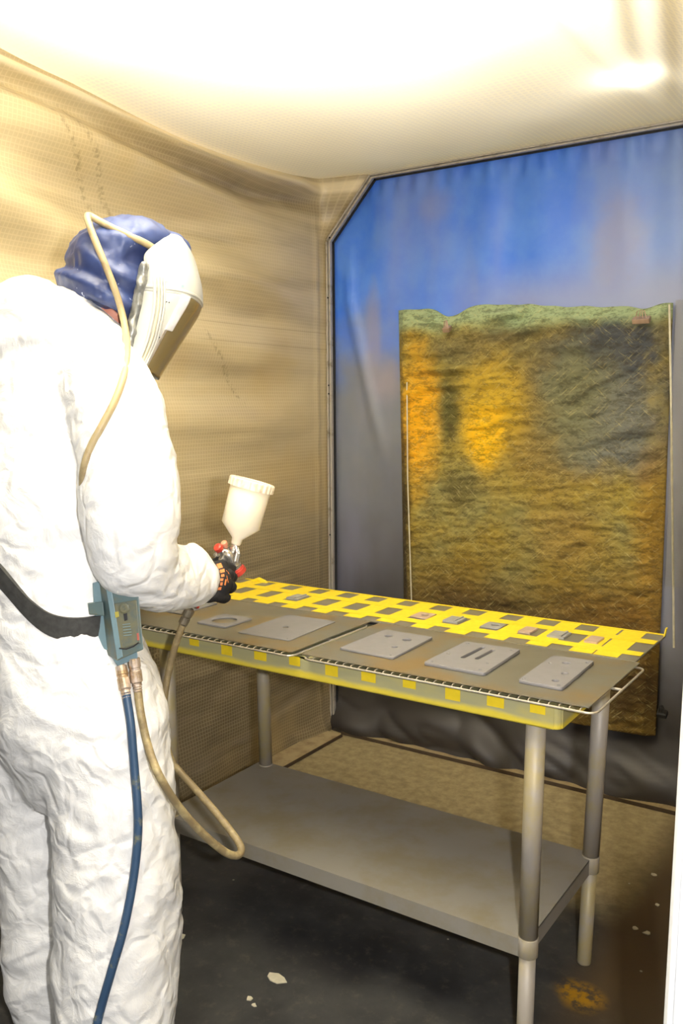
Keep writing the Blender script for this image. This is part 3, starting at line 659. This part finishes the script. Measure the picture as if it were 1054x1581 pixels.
def surf(px, py, off, dflt, bv=None, far=None):
    """point lying 'off' metres in front of the surface seen at this pixel"""
    r = ray(px, py); L = r.length; h = (bv or BV).ray_cast(CAM, r/L)
    if h[0] is None or (far and h[3]/L > far): return at(px, py, dflt)
    return CAM + r*((h[3]-off)/L)
# skin body underneath: one continuous mesh with neck, head and face
SKIN = plain('skin', S(196, 128, 104), .5, 0, .06, 30, .05)
f3 = (RT*.80-UP*.5+FW*.33).normalized(); s3 = f3.cross(UP).normalized(); u3 = s3.cross(f3).normalized()
HM = Matrix((s3, f3, u3)).transposed().to_4x4(); HC3 = at(214, 440, 2.10)
def body():
    bm = bmesh.new()
    loft2(bm, [(x, y, z, a*.72, b*.66) for x, y, z, a, b in TORSO[:-1]], 24, side=SX)
    for L, k in ((ARM, .5), (LARM, .5), (LEGN, .56), (LEGF, .62)):
        n = len(L); loft2(bm, [(x, y, z, a*k*(1-.25*i/n), b*k*(1-.25*i/n)) for i, (x, y, z, a, b) in enumerate(L)], 16)
    loft2(bm, [R(120, 540, 2.08, .075), R(160, 500, 2.085, .062), R(185, 475, 2.09, .058), R(205, 455, 2.10, .06)], 16)
    ball(bm, HC3+u3*.015-f3*.012, (.076, .098, .100), HM); ball(bm, HC3-u3*.05+f3*.035, (.056, .058, .062), HM)
    loft2(bm, [(*(HC3+f3*.082+u3*.02), .006, .006), (*(HC3+f3*.098-u3*.012), .013, .011), (*(HC3+f3*.088-u3*.025), .009, .008)], 10)
    for s in (-1, 1):
        ball(bm, HC3+s3*(.078*s)-f3*.012, (.010, .020, .032), HM); ball(bm, HC3+s3*(.03*s)+f3*.080+u3*.018, (.014, .008, .010), HM)
    for z in (-.052, -.062): ball(bm, HC3+f3*.086+u3*z, (.024, .008, .005), HM)
    return remesh(bm, .008, 3)
link('body', body(), SKIN, root, True)
BLK = plain('black_boot_rubber', S(22, 22, 24), .5)
def shoe(px, py, d):
    b = at(px, py, d); bm = bmesh.new(); y = Vector((.15, 1, 0)).normalized(); x = Vector((1, -.15, 0))
    P = [(-.095, .035, .03), (-.06, .045, .042), (0, .045, .042), (.07, .035, .046), (.13, .028, .044), (.165, .02, .03)]
    rings = [(b.x+y.x*t, b.y+y.y*t, h+.004, w, h) for t, h, w in P]; loft2(bm, rings, 16)
    loft2(bm, [(b.x-y.x*.05, b.y-y.y*.05, .05, .045, .045), (b.x-y.x*.05, b.y-y.y*.05, .16, .05, .05)], 16)
    me = remesh(bm, .007, 4)
    for v in me.vertices: v.co.z = max(v.co.z, 0.001)
    s = link('shoe', me, BLK, root, True)
    bm = bmesh.new(); pl = [(-.115, .03), (0, .045), (.1, .048), (.165, .03)]
    box(bm, (b.x+y.x*.025, b.y+y.y*.025, .011), (.086, .285, .021), Matrix.Rotation(-math.atan(.15), 4, 'Z'), .008); obj('sole', bm, DARK, s)
shoe(100, 1600, 2.14); shoe(182, 1668, 1.93)

# air-fed hood
BLUEH = NT('blue_hood_fabric', .42); _n = BLUEH.noise(9, 4); BLUEH.col(BLUEH.mix(BLUEH.step(_n, .35, .7), S(38, 50, 92), S(58, 74, 122)))
BLUEH.col(BLUEH.mix(BLUEH.step(BLUEH.noise(38, 4, .7), .66, .72), BLUEH.mix(BLUEH.step(_n, .35, .7), S(38, 50, 92), S(58, 74, 122)), S(190, 196, 214))); BLUEH.bump(_n, .2, .01)
def img_loft(bm, rows, seg=28, n=4, p=2.0):
    P = spline([(*a, *b, d, t) for a, b, d, t in rows], n); L = []
    for q in P:
        A, B = at(q[0], q[1], q[4]), at(q[2], q[3], q[4]); c = (A+B)/2; h = (B-A)/2; rg = []
        for k in range(seg):
            th = 2*PI*k/seg; cs, sn = math.cos(th), math.sin(th); e = 2/p
            rg.append(bm.verts.new(c+h*math.copysign(abs(cs)**e, cs)+FW*(q[5]*math.copysign(abs(sn)**e, sn))))
        L.append(rg)
    for R1, R2 in zip(L, L[1:]):
        for k in range(seg): bm.faces.new((R1[k], R1[(k+1) % seg], R2[(k+1) % seg], R2[k]))
    bm.faces.new(L[0][::-1]); bm.faces.new(L[-1])
hood = thing('respirator_hood', None, None, HC3); hood.parent = root; hood.matrix_parent_inverse = Matrix.Translation(-root.location)
def hpart(name, me_or_bm, m, smooth=True):
    me = me_or_bm
    if isinstance(me, bmesh.types.BMesh):
        bmesh.ops.recalc_face_normals(me, faces=me.faces); k = bpy.data.meshes.new(name); me.to_mesh(k); me.free(); me = k
    o = bpy.data.objects.new(name, me); COL.objects.link(o); o.parent = hood
    o.matrix_parent_inverse = (Matrix.Translation(-root.location) @ Matrix.Translation(HC3)).inverted() if False else Matrix.Translation(-HC3)
    me.materials.clear(); me.materials.append(m)
    if smooth: me.polygons.foreach_set('use_smooth', [True]*len(me.polygons))
    return o
bm = bmesh.new()
img_loft(bm, [((162, 351), (206, 349), 2.09, .03), ((138, 361), (244, 356), 2.09, .075), ((124, 381), (270, 372), 2.09, .10), ((115, 402), (264, 392), 2.09, .115), ((107, 423), (250, 420), 2.09, .12),
              ((99, 441), (242, 452), 2.09, .122), ((104, 451), (234, 477), 2.09, .118), ((113, 458), (222, 498), 2.09, .11), ((130, 464), (208, 492), 2.09, .085)])
ball(bm, at(262, 380, 2.09), (.03, .05, .025))
me = remesh(bm, .007, 4)
def wh(p, n):
    q = p*1.0; d = .012*(1-2*abs(nz((q.x*9+q.z*6, q.y*9, q.z*9))))+.0025*(1-2*abs(nz((q.x*50, q.y*50, q.z*44))))+.005*(1-2*abs(nz((q.x*24, q.y*24, q.z*20))))
    t = (p-HC3).dot((RT*.45-UP).normalized()); c = at(150, 462, 2.09); t2 = (p-c).dot((RT*.42+UP*.9).normalized())
    d += .008*math.exp(-((t2-.012)/.009)**2) - .007*math.exp(-((t2-.035)/.01)**2)
    return d
displace(me, wh); hsh = hpart('cape', me, BLUEH.m)
SHW = speckled('white_shield_plastic', S(178, 178, 172), S(144, 140, 128), (.6, .8), .35, 0, 30, .08)
ROWS = [((268, 369), (284, 371), 2.09, .04), ((257, 388), (297, 392), 2.09, .08), ((238, 410), (305, 418), 2.09, .098), ((238, 432), (310, 440), 2.09, .104), ((238, 455), (311, 462), 2.09, .106),
        ((236, 478), (306, 479), 2.09, .106), ((231, 500), (293, 500), 2.09, .104), ((224, 525), (277, 525), 2.09, .10), ((215, 550), (260, 552), 2.09, .094), ((207, 572), (242, 582), 2.09, .088)]
def shell(t0, t1, s0, s1, th=.0025, out=0, nu=36, nt=40):
    """curved face shield between rows t0..t1 (0..1) and around the face s0..s1 (0..1)"""
    P = spline([(*a, *b, d, w) for a, b, d, w in ROWS], 6); bm = bmesh.new(); G, H = [], []
    for j in range(nt+1):
        t = (t0+(t1-t0)*j/nt)*(len(P)-1); i = min(int(t), len(P)-2); q = P[i]*(1-(t-i))+P[i+1]*(t-i)
        E, Gp = at(q[0], q[1], q[4]), at(q[2], q[3], q[4]); r1, r2 = [], []
        for k in range(nu+1):
            th_ = PI*(s0+(s1-s0)*k/nu); sn = math.sin(th_)**.62; cs = math.copysign(abs(math.cos(th_))**.8, math.cos(th_))
            for rr, o_ in ((r1, out), (r2, out-th)):
                rr.append(bm.verts.new(E+(Gp-E)*sn*(1+o_*8)-FW*(cs*(q[5]+o_))))
        G.append(r1); H.append(r2)
    for g in (G, H):
        for a, b in zip(g, g[1:]):
            for k in range(nu): bm.faces.new((a[k], a[k+1], b[k+1], b[k]))
    for (a, b) in ((G[0], H[0]), (G[-1], H[-1])):
        for k in range(nu): bm.faces.new((a[k], a[k+1], b[k+1], b[k]))
    for c in (0, -1):
        for j in range(nt): bm.faces.new((G[j][c], G[j+1][c], H[j+1][c], H[j][c]))
    return bm
hpart('brow_shell', shell(0, .50, 0, 1), SHW)
hpart('side_panel', shell(.50, 1, 0, .22, nu=12), SHW); hpart('side_panel', shell(.50, 1, .78, 1, nu=12), SHW)
LENS = NT('tinted_clear_visor', .08); LENS.col(S(226, 208, 160)); LENS.b.inputs['Transmission Weight'].default_value = .8; LENS.b.inputs['IOR'].default_value = 1.2
hpart('face_lens', shell(.50, 1, .22, .78, .0015, nu=24), LENS.m)
hpart('lens_trim', shell(.505, .985, .20, .235, .005, .002, nu=6), ALU)
hpart('side_fold', shell(.50, .76, .20, .30, .007, .005, nu=8), plain('glossy_clear_white', S(226, 226, 230), .12))
hpart('brow_seam', shell(.45, .475, .0, 1, .004, .0015, nt=3), SHW)
SIL = plain('silver_skirt_fabric', S(128, 130, 128), .35, .4, .3, 60, .4)
bm = bmesh.new(); img_loft(bm, [((230, 424), (242, 424), 2.07, .10), ((222, 450), (240, 452), 2.07, .098), ((212, 490), (236, 490), 2.07, .09), ((204, 520), (228, 522), 2.07, .085), ((200, 556), (218, 560), 2.08, .08)], 24)
me = remesh(bm, .005, 2); displace(me, lambda p, n: .007*(1-2*abs(nz((p.x*40, p.y*40, p.z*22))))); hpart('neck_skirt', me, SIL)
BVH_H = None
HB = bvh_of(*[o for o in hood.children if o.data])
for off, wd in ((0, .0040), (6, .0032), (11, .0028), (15, .0028)):
    bm = bmesh.new(); pts = [surf(px+off*kk, py, .002, 2.0, HB, 2.06) for px, py, kk in ((238, 428, 1), (239, 452, 1), (238, 476, 1), (233, 502, 1), (227, 526, 1), (218, 550, .9), (209, 572, .8))]
    tube(bm, [p[:3] for p in spline(pts, 3)], wd, 8); hpart('seal_rib', bm, SHW if off != 6 else plain('yellowed_rib', S(206, 196, 164), .5))
def decal(name, poly, bv, off, m, parent, hood_part=False, th=.0008):
    pts = [surf(x, y, off, 2.0, bv) for x, y in poly]; bm = bmesh.new(); n = len(pts); c = sum(pts, Vector())/n
    f = [bm.verts.new(p) for p in pts]; b = [bm.verts.new(p+ray(*q).normalized()*th) for p, q in zip(pts, poly)]
    bm.faces.new(f); bm.faces.new(b[::-1])
    for i in range(n): bm.faces.new((f[i], f[(i+1) % n], b[(i+1) % n], b[i]))
    return hpart(name, bm, m, False) if hood_part else obj(name, bm, m, parent)
GRN = plain('green_paint_mark', S(128, 178, 164), .5)
decal('paint_mark', [(241, 421), (247, 418), (253, 418), (258, 427), (263, 434), (256, 435), (250, 430), (245, 427)], HB, .0012, GRN, None, True)
decal('paint_mark', [(280, 440), (284, 440), (284, 444), (280, 444)], HB, .0012, GRN, None, True)
for x, y in ((261, 467), (246, 521), (231, 570), (257, 466)):
    decal('rivet', [(x-1, y-1), (x+1, y-1), (x+1, y+1), (x-1, y+1)], HB, .0015, DARK, None, True)

# belt
BELT = plain('black_webbing_belt', S(54, 54, 52), .7, 0, .25, 60, .3)
def belt():
    bm = bmesh.new(); A, B = [], []; n = 120; c = at(86, 955, 2.05); BX = bvh_of(cov)
    for k in range(n):
        th = 2*PI*k/n; d = Vector((math.cos(th), math.sin(th), 0))
        zc = 1.030+.075*ss(-.6, .8, -d.dot(RT))+.065*ss(-.35, .75, -d.dot(RT))
        o1 = Vector((c.x, c.y, zc)); r = []
        for dz in (-.030, 0, .030):
            h = BX.ray_cast(o1+Vector((0, 0, dz)), d); r.append(h[3] if h[0] else .2)
        A.append((o1, d, sum(r)/3))
    rs = [a[2] for a in A]; rs = [sum(rs[(i+j) % n] for j in range(-4, 5))/9 for i in range(n)]; rings = []
    for (o1, d, _), r in zip(A, rs):
        rings.append([bm.verts.new(o1+d*(r+e)+Vector((0, 0, z))) for e, z in ((-.004, -.025), (.006, -.025), (.0065, 0), (.006, .025), (-.004, .025))])
    for i in range(n):
        P, Q = rings[i], rings[(i+1) % n]
        for k in range(5): bm.faces.new((P[k], P[(k+1) % 5], Q[(k+1) % 5], Q[k]))
    return bm
bl = obj('belt', belt(), BELT, root)
BB = bvh_of(cov, bl)

# air control unit on the belt
TEAL = speckled('worn_teal_plastic', S(82, 102, 102), S(98, 102, 86), (.42, .62), .5, 0, 20, .1)
TEALL = plain('pale_teal_plastic', S(108, 134, 142), .45, 0, .08); OLV = speckled('dirty_teal_panel', S(84, 92, 84), S(104, 102, 76), (.4, .6), .5, 0, 26, .1)
def hexa(bm, fp, d0, bp, d1, bev=.003):
    v = [bm.verts.new(at(x, y, d0)) for x, y in fp]+[bm.verts.new(at(x, y, d1)) for x, y in bp]
    n = len(fp); fs = [bm.faces.new(v[:n]), bm.faces.new(v[n:][::-1])]+[bm.faces.new((v[i], v[(i+1) % n], v[n+(i+1) % n], v[n+i])) for i in range(n)]
    bmesh.ops.recalc_face_normals(bm, faces=fs)
    es = list({e for f in fs for e in f.edges}); bmesh.ops.bevel(bm, geom=es, offset=bev, segments=2, affect='EDGES', profile=.6)
def HEX(*a, **k): bm = bmesh.new(); hexa(bm, *a, **k); return bm
pc = surf(150, 965, 0, 1.85, BB); D0 = 1.868; print('DEPTHS', D0, [(round((surf(x,y,0,9)-CAM).dot(FW),3)) for x,y in ((150,965),(185,900),(185,915),(205,925),(200,1000))])
au = thing('air_control_unit', 'dirty teal plastic air control unit clipped to the black belt at the hip', 'regulator', at(185, 960, D0+.03))
obj('housing', HEX([(166, 896), (212, 897), (216, 935), (222, 1003), (181, 1021)], D0, [(150, 900), (200, 893), (205, 930), (205, 1000), (163, 1011)], D0+.045), TEAL, au)
obj('side_rib', HEX([(163, 905), (171, 903), (190, 1014), (181, 1019)], D0-.004, [(163, 905), (171, 903), (190, 1014), (181, 1019)], D0+.01, bev=.0015), TEALL, au)
obj('belt_clip', HEX([(136, 932), (159, 929), (161, 951), (138, 949)], D0+.02, [(134, 930), (157, 928), (158, 950), (136, 948)], D0+.048, bev=.002), TEAL, au)
obj('back_plate', HEX([(144, 900), (158, 896), (172, 1006), (160, 1002), (147, 985)], D0+.035, [(140, 900), (158, 896), (172, 1006), (160, 1002), (145, 985)], D0+.06, bev=.002), TEALL, au)
obj('base_block', HEX([(176, 1019), (212, 1006), (213, 1016), (182, 1029)], D0+.010, [(170, 1012), (206, 1002), (208, 1012), (176, 1022)], D0+.05, bev=.002), TEALL, au)
obj('front_panel', HEX([(176, 932), (211, 926), (217, 993), (185, 1003)], D0-.004, [(176, 932), (211, 926), (217, 993), (185, 1003)], D0+.008, bev=.002), OLV, au)
nf = -FW
dl = obj('dial', LATHE(at(192, 939, D0-.004), nf, [(.0115, 0), (.0115, .003), (.008, .0045), (.0035, .0045), (.003, .006)], 20), OLV, au)
obj('dial_slot', HEX([(190, 946), (196, 945), (197, 957), (192, 959)], D0-.0055, [(190, 946), (196, 945), (197, 957), (192, 959)], D0, bev=.001), DARK, au)
for y in (964, 968, 972.5, 977, 981):
    obj('ridge', HEX([(189+(y-964)*.15, y), (201+(y-964)*.15, y-1.6), (201.2+(y-964)*.15, y-.6), (189.2+(y-964)*.15, y+1)], D0-.0055, [(189, y), (201, y-1.6), (201.2, y-.6), (189.2, y+1)], D0-.003, bev=.0003), TEALL, au)
bm = bmesh.new(); tube(bm, [at(184, 1001, D0-.005), at(195, 1002, D0-.0055), at(206, 998, D0-.0055), at(214, 992, D0-.005)], .0016, 6); obj('lower_groove', bm, DARK, au)
obj('red_mark', HEX([(211, 978), (214, 977), (215, 988), (212, 989)], D0-.0052, [(211, 978), (214, 977), (215, 988), (212, 989)], D0-.003, bev=.0004), plain('red_mark', S(168, 84, 70)), au)
obj('yellow_mark', HEX([(177, 945), (183, 944), (184, 952), (178, 954)], D0-.0055, [(177, 945), (183, 944), (184, 952), (178, 954)], D0-.004, bev=.0004), plain('yellow_mark', S(160, 150, 60)), au)
BR = speckled('dirty_brass', S(176, 150, 116), S(206, 190, 176), (.4, .6), .35, .6, 40, .2)
HOSE_B = speckled('blue_rubber_hose', S(48, 74, 104), S(110, 112, 92), (.56, .66), .45, 0, 24, .15)
HOSE_Y = speckled('brown_dusty_hose', S(132, 116, 84), S(176, 160, 116), (.45, .7), .5, 0, 22, .2)
def hose(name, lab, pts, r, m, fit=()):
    P = spline([tuple(p) for p in pts], 6); c = P[len(P)//2]
    t = thing(name, lab, 'hose', Vector(P[-1][:3]))
    obj('tube', TUBE([Vector(p[:3]) for p in P], r, 12), m, t, True)
    for (a, b, prof, mm) in fit:
        ax = (b-a); obj('coupling', LATHE(a, ax, [(q[0], q[1]*ax.length) for q in prof], 16), mm, t)
    return t
CP = [(.008, 0), (.008, .06), (.0125, .08), (.0128, .32), (.0115, .34), (.0115, .40), (.0130, .42), (.0130, .72), (.010, .76), (.010, .80), (.0105, .84), (.0085, .86), (.010, .90), (.0085, .93), (.0098, .97), (.0085, 1)]
a1, b1 = at(186, 1025, D0+.02), surf(196, 1079, .020, 1.85, BB, 1.99); a2, b2 = at(206, 1012, D0+.02), surf(213, 1068, .020, 1.87, BB, 1.99)
hb = [b1-(b1-a1)*.1, b1]+[surf(px, py, .014, 1.8, BB, 1.98) for px, py in ((202, 1120), (207, 1180), (212, 1240), (213, 1285), (207, 1350), (192, 1430), (172, 1500), (155, 1560))]+[at(147, 1600, 1.79), at(120, 1680, 1.80)]
p = hb[-1].copy(); hb[-1] = Vector((p.x, p.y, .02)); hb.append(Vector((p.x+.25, p.y-.3, .0125)))
hose('air_supply_hose', 'dark blue paint-flecked hose running down the white trouser leg', hb, .0092, HOSE_B, [(a1, b1, CP, BR)])
hy = [b2-(b2-a2)*.1, b2]+[surf(px, py, .012, 1.82, BB, 1.95) for px, py in ((217, 1100), (227, 1147))]+[at(244, 1194, 1.84), at(274, 1243, 1.88), at(310, 1284, 1.93), at(342, 1312, 1.97), at(361, 1321, 1.99), at(371, 1317, 2.01), at(369, 1302, 2.03), at(341, 1264, 2.07), at(305, 1222, 2.11), at(278, 1192, 2.14), at(262, 1168, 2.16), at(254, 1120, 2.17), at(254, 1075, 2.17), at(263, 1025, 2.17), at(276, 980, 2.16), at(288, 952, 2.155), at(294, 941, 2.155)]
GL = plain('steel_fitting', S(150, 140, 120), .35, .7)
hose('spray_gun_hose', 'dusty brown air hose looping below the table edge up to the spray gun', hy, .0088, HOSE_Y,
     [(a2, b2, CP, BR), (at(281, 965, 2.157), at(294, 939, 2.155), [(.0095, 0), (.0125, .1), (.0125, .45), (.010, .5), (.013, .55), (.013, .9), (.009, 1)], GL)])
BH = bvh_of(cov, hsh); br = [o for o in hood.children if o.name.startswith('brow')][0]; BH2 = bvh_of(cov, hsh, br)
hm = [surf(px, py, .009, 2.0, BH2) for px, py in ((262, 404), (246, 389), (228, 376), (200, 364))]+[at(172, 352, 1.985), at(150, 340, 1.985), at(137, 331, 1.985), at(132, 332, 1.97), at(137, 346, 1.95)]+[surf(px, py, .0085, 1.95, BH2) for px, py in ((150, 380), (164, 412), (176, 442), (188, 478), (195, 512), (198, 545), (193, 580), (178, 622), (158, 656), (138, 690), (127, 722), (126, 752))]+[at(131, 790, 1.93), at(140, 840, 1.94), at(158, 885, D0+.05), at(164, 900, D0+.04)]
hs = [np.array(p) for p in hm]
hm = [Vector(hs[0])]+[Vector((hs[i-1]+2*hs[i]+hs[i+1])/4) for i in range(1, len(hs)-1)]+[Vector(hs[-1])]
hose('breathing_hose', 'thin pale cream air tube arching over the blue hood and down the white sleeve', hm, .0080, speckled('cream_tube', S(160, 144, 108), S(136, 118, 88), (.5, .7), .4, 0, 20, .05))

# spray gun
CH = plain('worn_chrome', S(190, 186, 176), .22, .8, .1, 30, .05); REDA = plain('red_anodised', S(196, 70, 56), .35, .2); PKR = plain('worn_red_cap', S(222, 150, 120), .4, .1)
CUPM = NT('milky_cup_plastic', .3); CUPM.col(S(250, 238, 214)); CUPM.b.inputs['Subsurface Weight'].default_value = .25; CUPM.b.inputs['Subsurface Radius'].default_value = (.02, .016, .01)
gun = thing('spray_gun', 'chrome spray gun with red knobs and a tilted milky paint cup in the gloved hand', 'spray gun', at(340, 880, 2.2))
GD = 2.20
obj('cup_neck', LATHE(at(359, 853, GD), at(364, 838, GD)-at(359, 853, GD), [(.010, 0), (.010, .006), (.012, .007), (.012, .012), (.009, .013), (.009, .026)], 18), CH, gun)
ca, cb = at(363.5, 841, GD), at(390.5, 739.5, GD-.01); ax = (cb-ca)
cup = obj('paint_cup', LATHE(ca, ax, [(.0105, 0), (.0125, .004), (.0135, .016), (.0485, .050), (.0510, .148), (.0490, .150)], 36), CUPM.m, gun, True)
bm = bmesh.new(); a, b = frame(ax); axn = ax.normalized(); rings = []
for h, r, kn in ((.144, .0535, 0), (.1445, .0565, 1), (.163, .0565, 1), (.166, .0545, 0), (.1665, .046, 0), (.1645, .044, 0)):
    rings.append([bm.verts.new(ca+axn*h+(a*math.cos(2*PI*k/96)+b*math.sin(2*PI*k/96))*(r+kn*(.0012 if k % 4 < 2 else -.0008))) for k in range(96)])
for A_, B_ in zip(rings, rings[1:]):
    for k in range(96): bm.faces.new((A_[k], A_[(k+1) % 96], B_[(k+1) % 96], B_[k]))
bm.faces.new(rings[0][::-1]); bm.faces.new(rings[-1]); obj('cup_lid', bm, speckled('lid_plastic', S(240, 226, 200), S(206, 184, 160), (.5, .7), .4, 0, 60, .1), gun)
bm = bmesh.new(); loft2(bm, [R(336, 848, GD-.01, .010), R(344, 851, GD, .014), R(353, 857, GD, .016), R(360, 868, GD+.005, .014), R(364, 877, GD+.008, .015)], 16)
loft2(bm, [R(350, 858, GD, .012, .015), R(335, 880, GD, .012, .015), R(316, 910, GD-.01, .012, .016), R(299, 936, GD-.04, .010, .012)], 16)
link('gun_body', remesh(bm, .0025, 2), CH, gun, True)
nz_ax = at(372, 890, GD+.02)-at(360, 872, GD+.005)
obj('air_cap', LATHE(at(363, 876, GD+.008), nz_ax, [(.017, 0), (.019, .003), (.019, .006), (.0215, .007), (.0215, .018), (.015, .022), (.006, .024)], 24), REDA, gun)
obj('cap_ring', LATHE(at(361.5, 873, GD+.006), nz_ax, [(.014, 0), (.0185, .002), (.0185, .006), (.015, .008)], 24), CH, gun)
obj('fluid_knob', LATHE(at(341, 850, GD-.012), at(333, 842, GD-.03)-at(341, 850, GD-.012), [(.005, 0), (.005, .004), (.0105, .006), (.0115, .012), (.0105, .018), (.006, .020)], 18), REDA, gun)
obj('fan_knob', LATHE(at(349, 845, GD-.004), at(343, 833, GD-.02)-at(349, 845, GD-.004), [(.005, 0), (.005, .006), (.008, .008), (.008, .017), (.005, .019)], 18), PKR, gun)
obj('air_knob', LATHE(at(338, 857, GD-.012), at(328, 856, GD-.03)-at(338, 857, GD-.012), [(.005, 0), (.005, .006), (.0075, .008), (.0075, .014), (.004, .016)], 16), CH, gun)
bm = bmesh.new(); tube(bm, [at(364, 843, GD-.006), at(366, 852, GD-.012), at(363, 866, GD-.012), at(358, 880, GD-.006), at(354, 890, GD)], .0042, 8); obj('trigger', bm, CH, gun)
bm = bmesh.new(); tube(bm, [at(367, 846, GD-.004), at(369, 855, GD-.012), at(366, 868, GD-.01)], .0035, 8); obj('trigger_arm', bm, CH, gun)
obj('inlet_collar', LATHE(at(304, 934, 2.16), at(300, 938, 2.155)-at(304, 934, 2.16), [(.0075, 0), (.009, .001), (.009, .004), (.0075, .005)], 14), REDA, gun)

# gloves
GLV = plain('black_knit_glove', S(26, 25, 26), .75, 0, .2, 120, .25); ORG = plain('orange_glove_print', S(214, 124, 62), .6, 0, .1, 80, .1)
def chain(bm, pts, rs):
    P = spline([(*p, r) for p, r in zip(pts, rs)], 4); L = [tuple(q[:3])+(q[3], q[3]) for q in P]
    loft2(bm, [(*q[:3], q[3], q[4]) for q in L], 12, 1); ball(bm, Vector(L[-1][:3]), (L[-1][3],)*3, None, 10)
def glove():
    bm = bmesh.new()
    K = [(343, 874, 2.16), (352, 888, 2.16), (351, 903, 2.155), (343, 919, 2.145)]
    Wp = [(318, 884, 2.135), (318, 894, 2.13), (316, 905, 2.13), (314, 915, 2.135)]
    for i, (k, w) in enumerate(zip(K, Wp)):
        chain(bm, [at(*w), at((w[0]+k[0])/2, (w[1]+k[1])/2, (w[2]+k[2])/2-.008), at(*k)], [.020, .020, .0165])
        x, y, d = k
        if i == 0: F = [(x, y, d), (357, 877, 2.19), (361, 878, 2.215), (354, 878, 2.232)]
        else: F = [(x, y, d), (x+8, y+3, d+.026), (x+2, y+8, d+.058), (x-13, y+5, d+.068)]
        chain(bm, [at(*q) for q in F], [.0135, .0115, .0102, .0088] if i < 3 else [.0105, .0092, .0085, .0075])
    chain(bm, [at(320, 884, 2.15), at(328, 872, 2.18), at(338, 866, 2.215), at(350, 870, 2.24)], [.017, .013, .0115, .010])
    ball(bm, at(336, 898, 2.145), (.036, .03, .046)); ball(bm, at(322, 917, 2.135), (.026, .024, .022))
    loft2(bm, [R(300, 896, 2.10, .034), R(318, 897, 2.13, .036)], 14)
    me = remesh(bm, .0028, 3); return link('glove', me, GLV, root, True)
gl = glove(); GB = bvh_of(gl)
marks = [[(334, 871), (341, 869), (344, 876), (337, 878)], [(338, 872), (340, 872), (341, 875), (339, 875)], [(335, 880), (337, 880), (337.5, 892), (335.5, 892)], [(339, 880), (346, 878), (347, 883), (340, 885)],
         [(341, 887), (346, 886), (346.5, 890), (341.5, 891)], [(335.5, 894), (338, 894), (337, 905), (334.5, 905)], [(340, 893), (345, 893), (344, 897), (340, 897)], [(340, 899), (344, 899), (343, 904), (339.5, 904)],
         [(337, 907), (342, 906), (341, 911), (336, 911)], [(349, 880), (353, 884), (356, 893), (352, 900), (350, 892)], [(348, 894), (350, 895), (348, 904), (346, 903)]]
for q in marks:
    if q is marks[1]: continue
    decal('print_mark', q, GB, .0012, ORG, root)
bm = bmesh.new(); o0 = Vector((-1.90, 1.66, 1.02))
for i in range(4):
    x = -.030+.019*i; q = [o0+Vector((x*.6, 0, 0)), o0+Vector((x, .085, -.01)), o0+Vector((x, .125, -.03)), o0+Vector((x, .135, -.055)), o0+Vector((x, .125, -.078))]
    chain(bm, q, [.017, .0125, .0105, .0098, .0088])
chain(bm, [o0+Vector((.02, .01, 0)), o0+Vector((.05, .05, -.01)), o0+Vector((.058, .08, -.03)), o0+Vector((.05, .10, -.045))], [.017, .013, .0115, .010])
loft2(bm, [(*(o0+Vector((0, -.06, .005))), .035, .035), (*(o0+Vector((0, .03, 0))), .036, .022)], 14)
link('glove', remesh(bm, .003, 3), GLV, root, True)
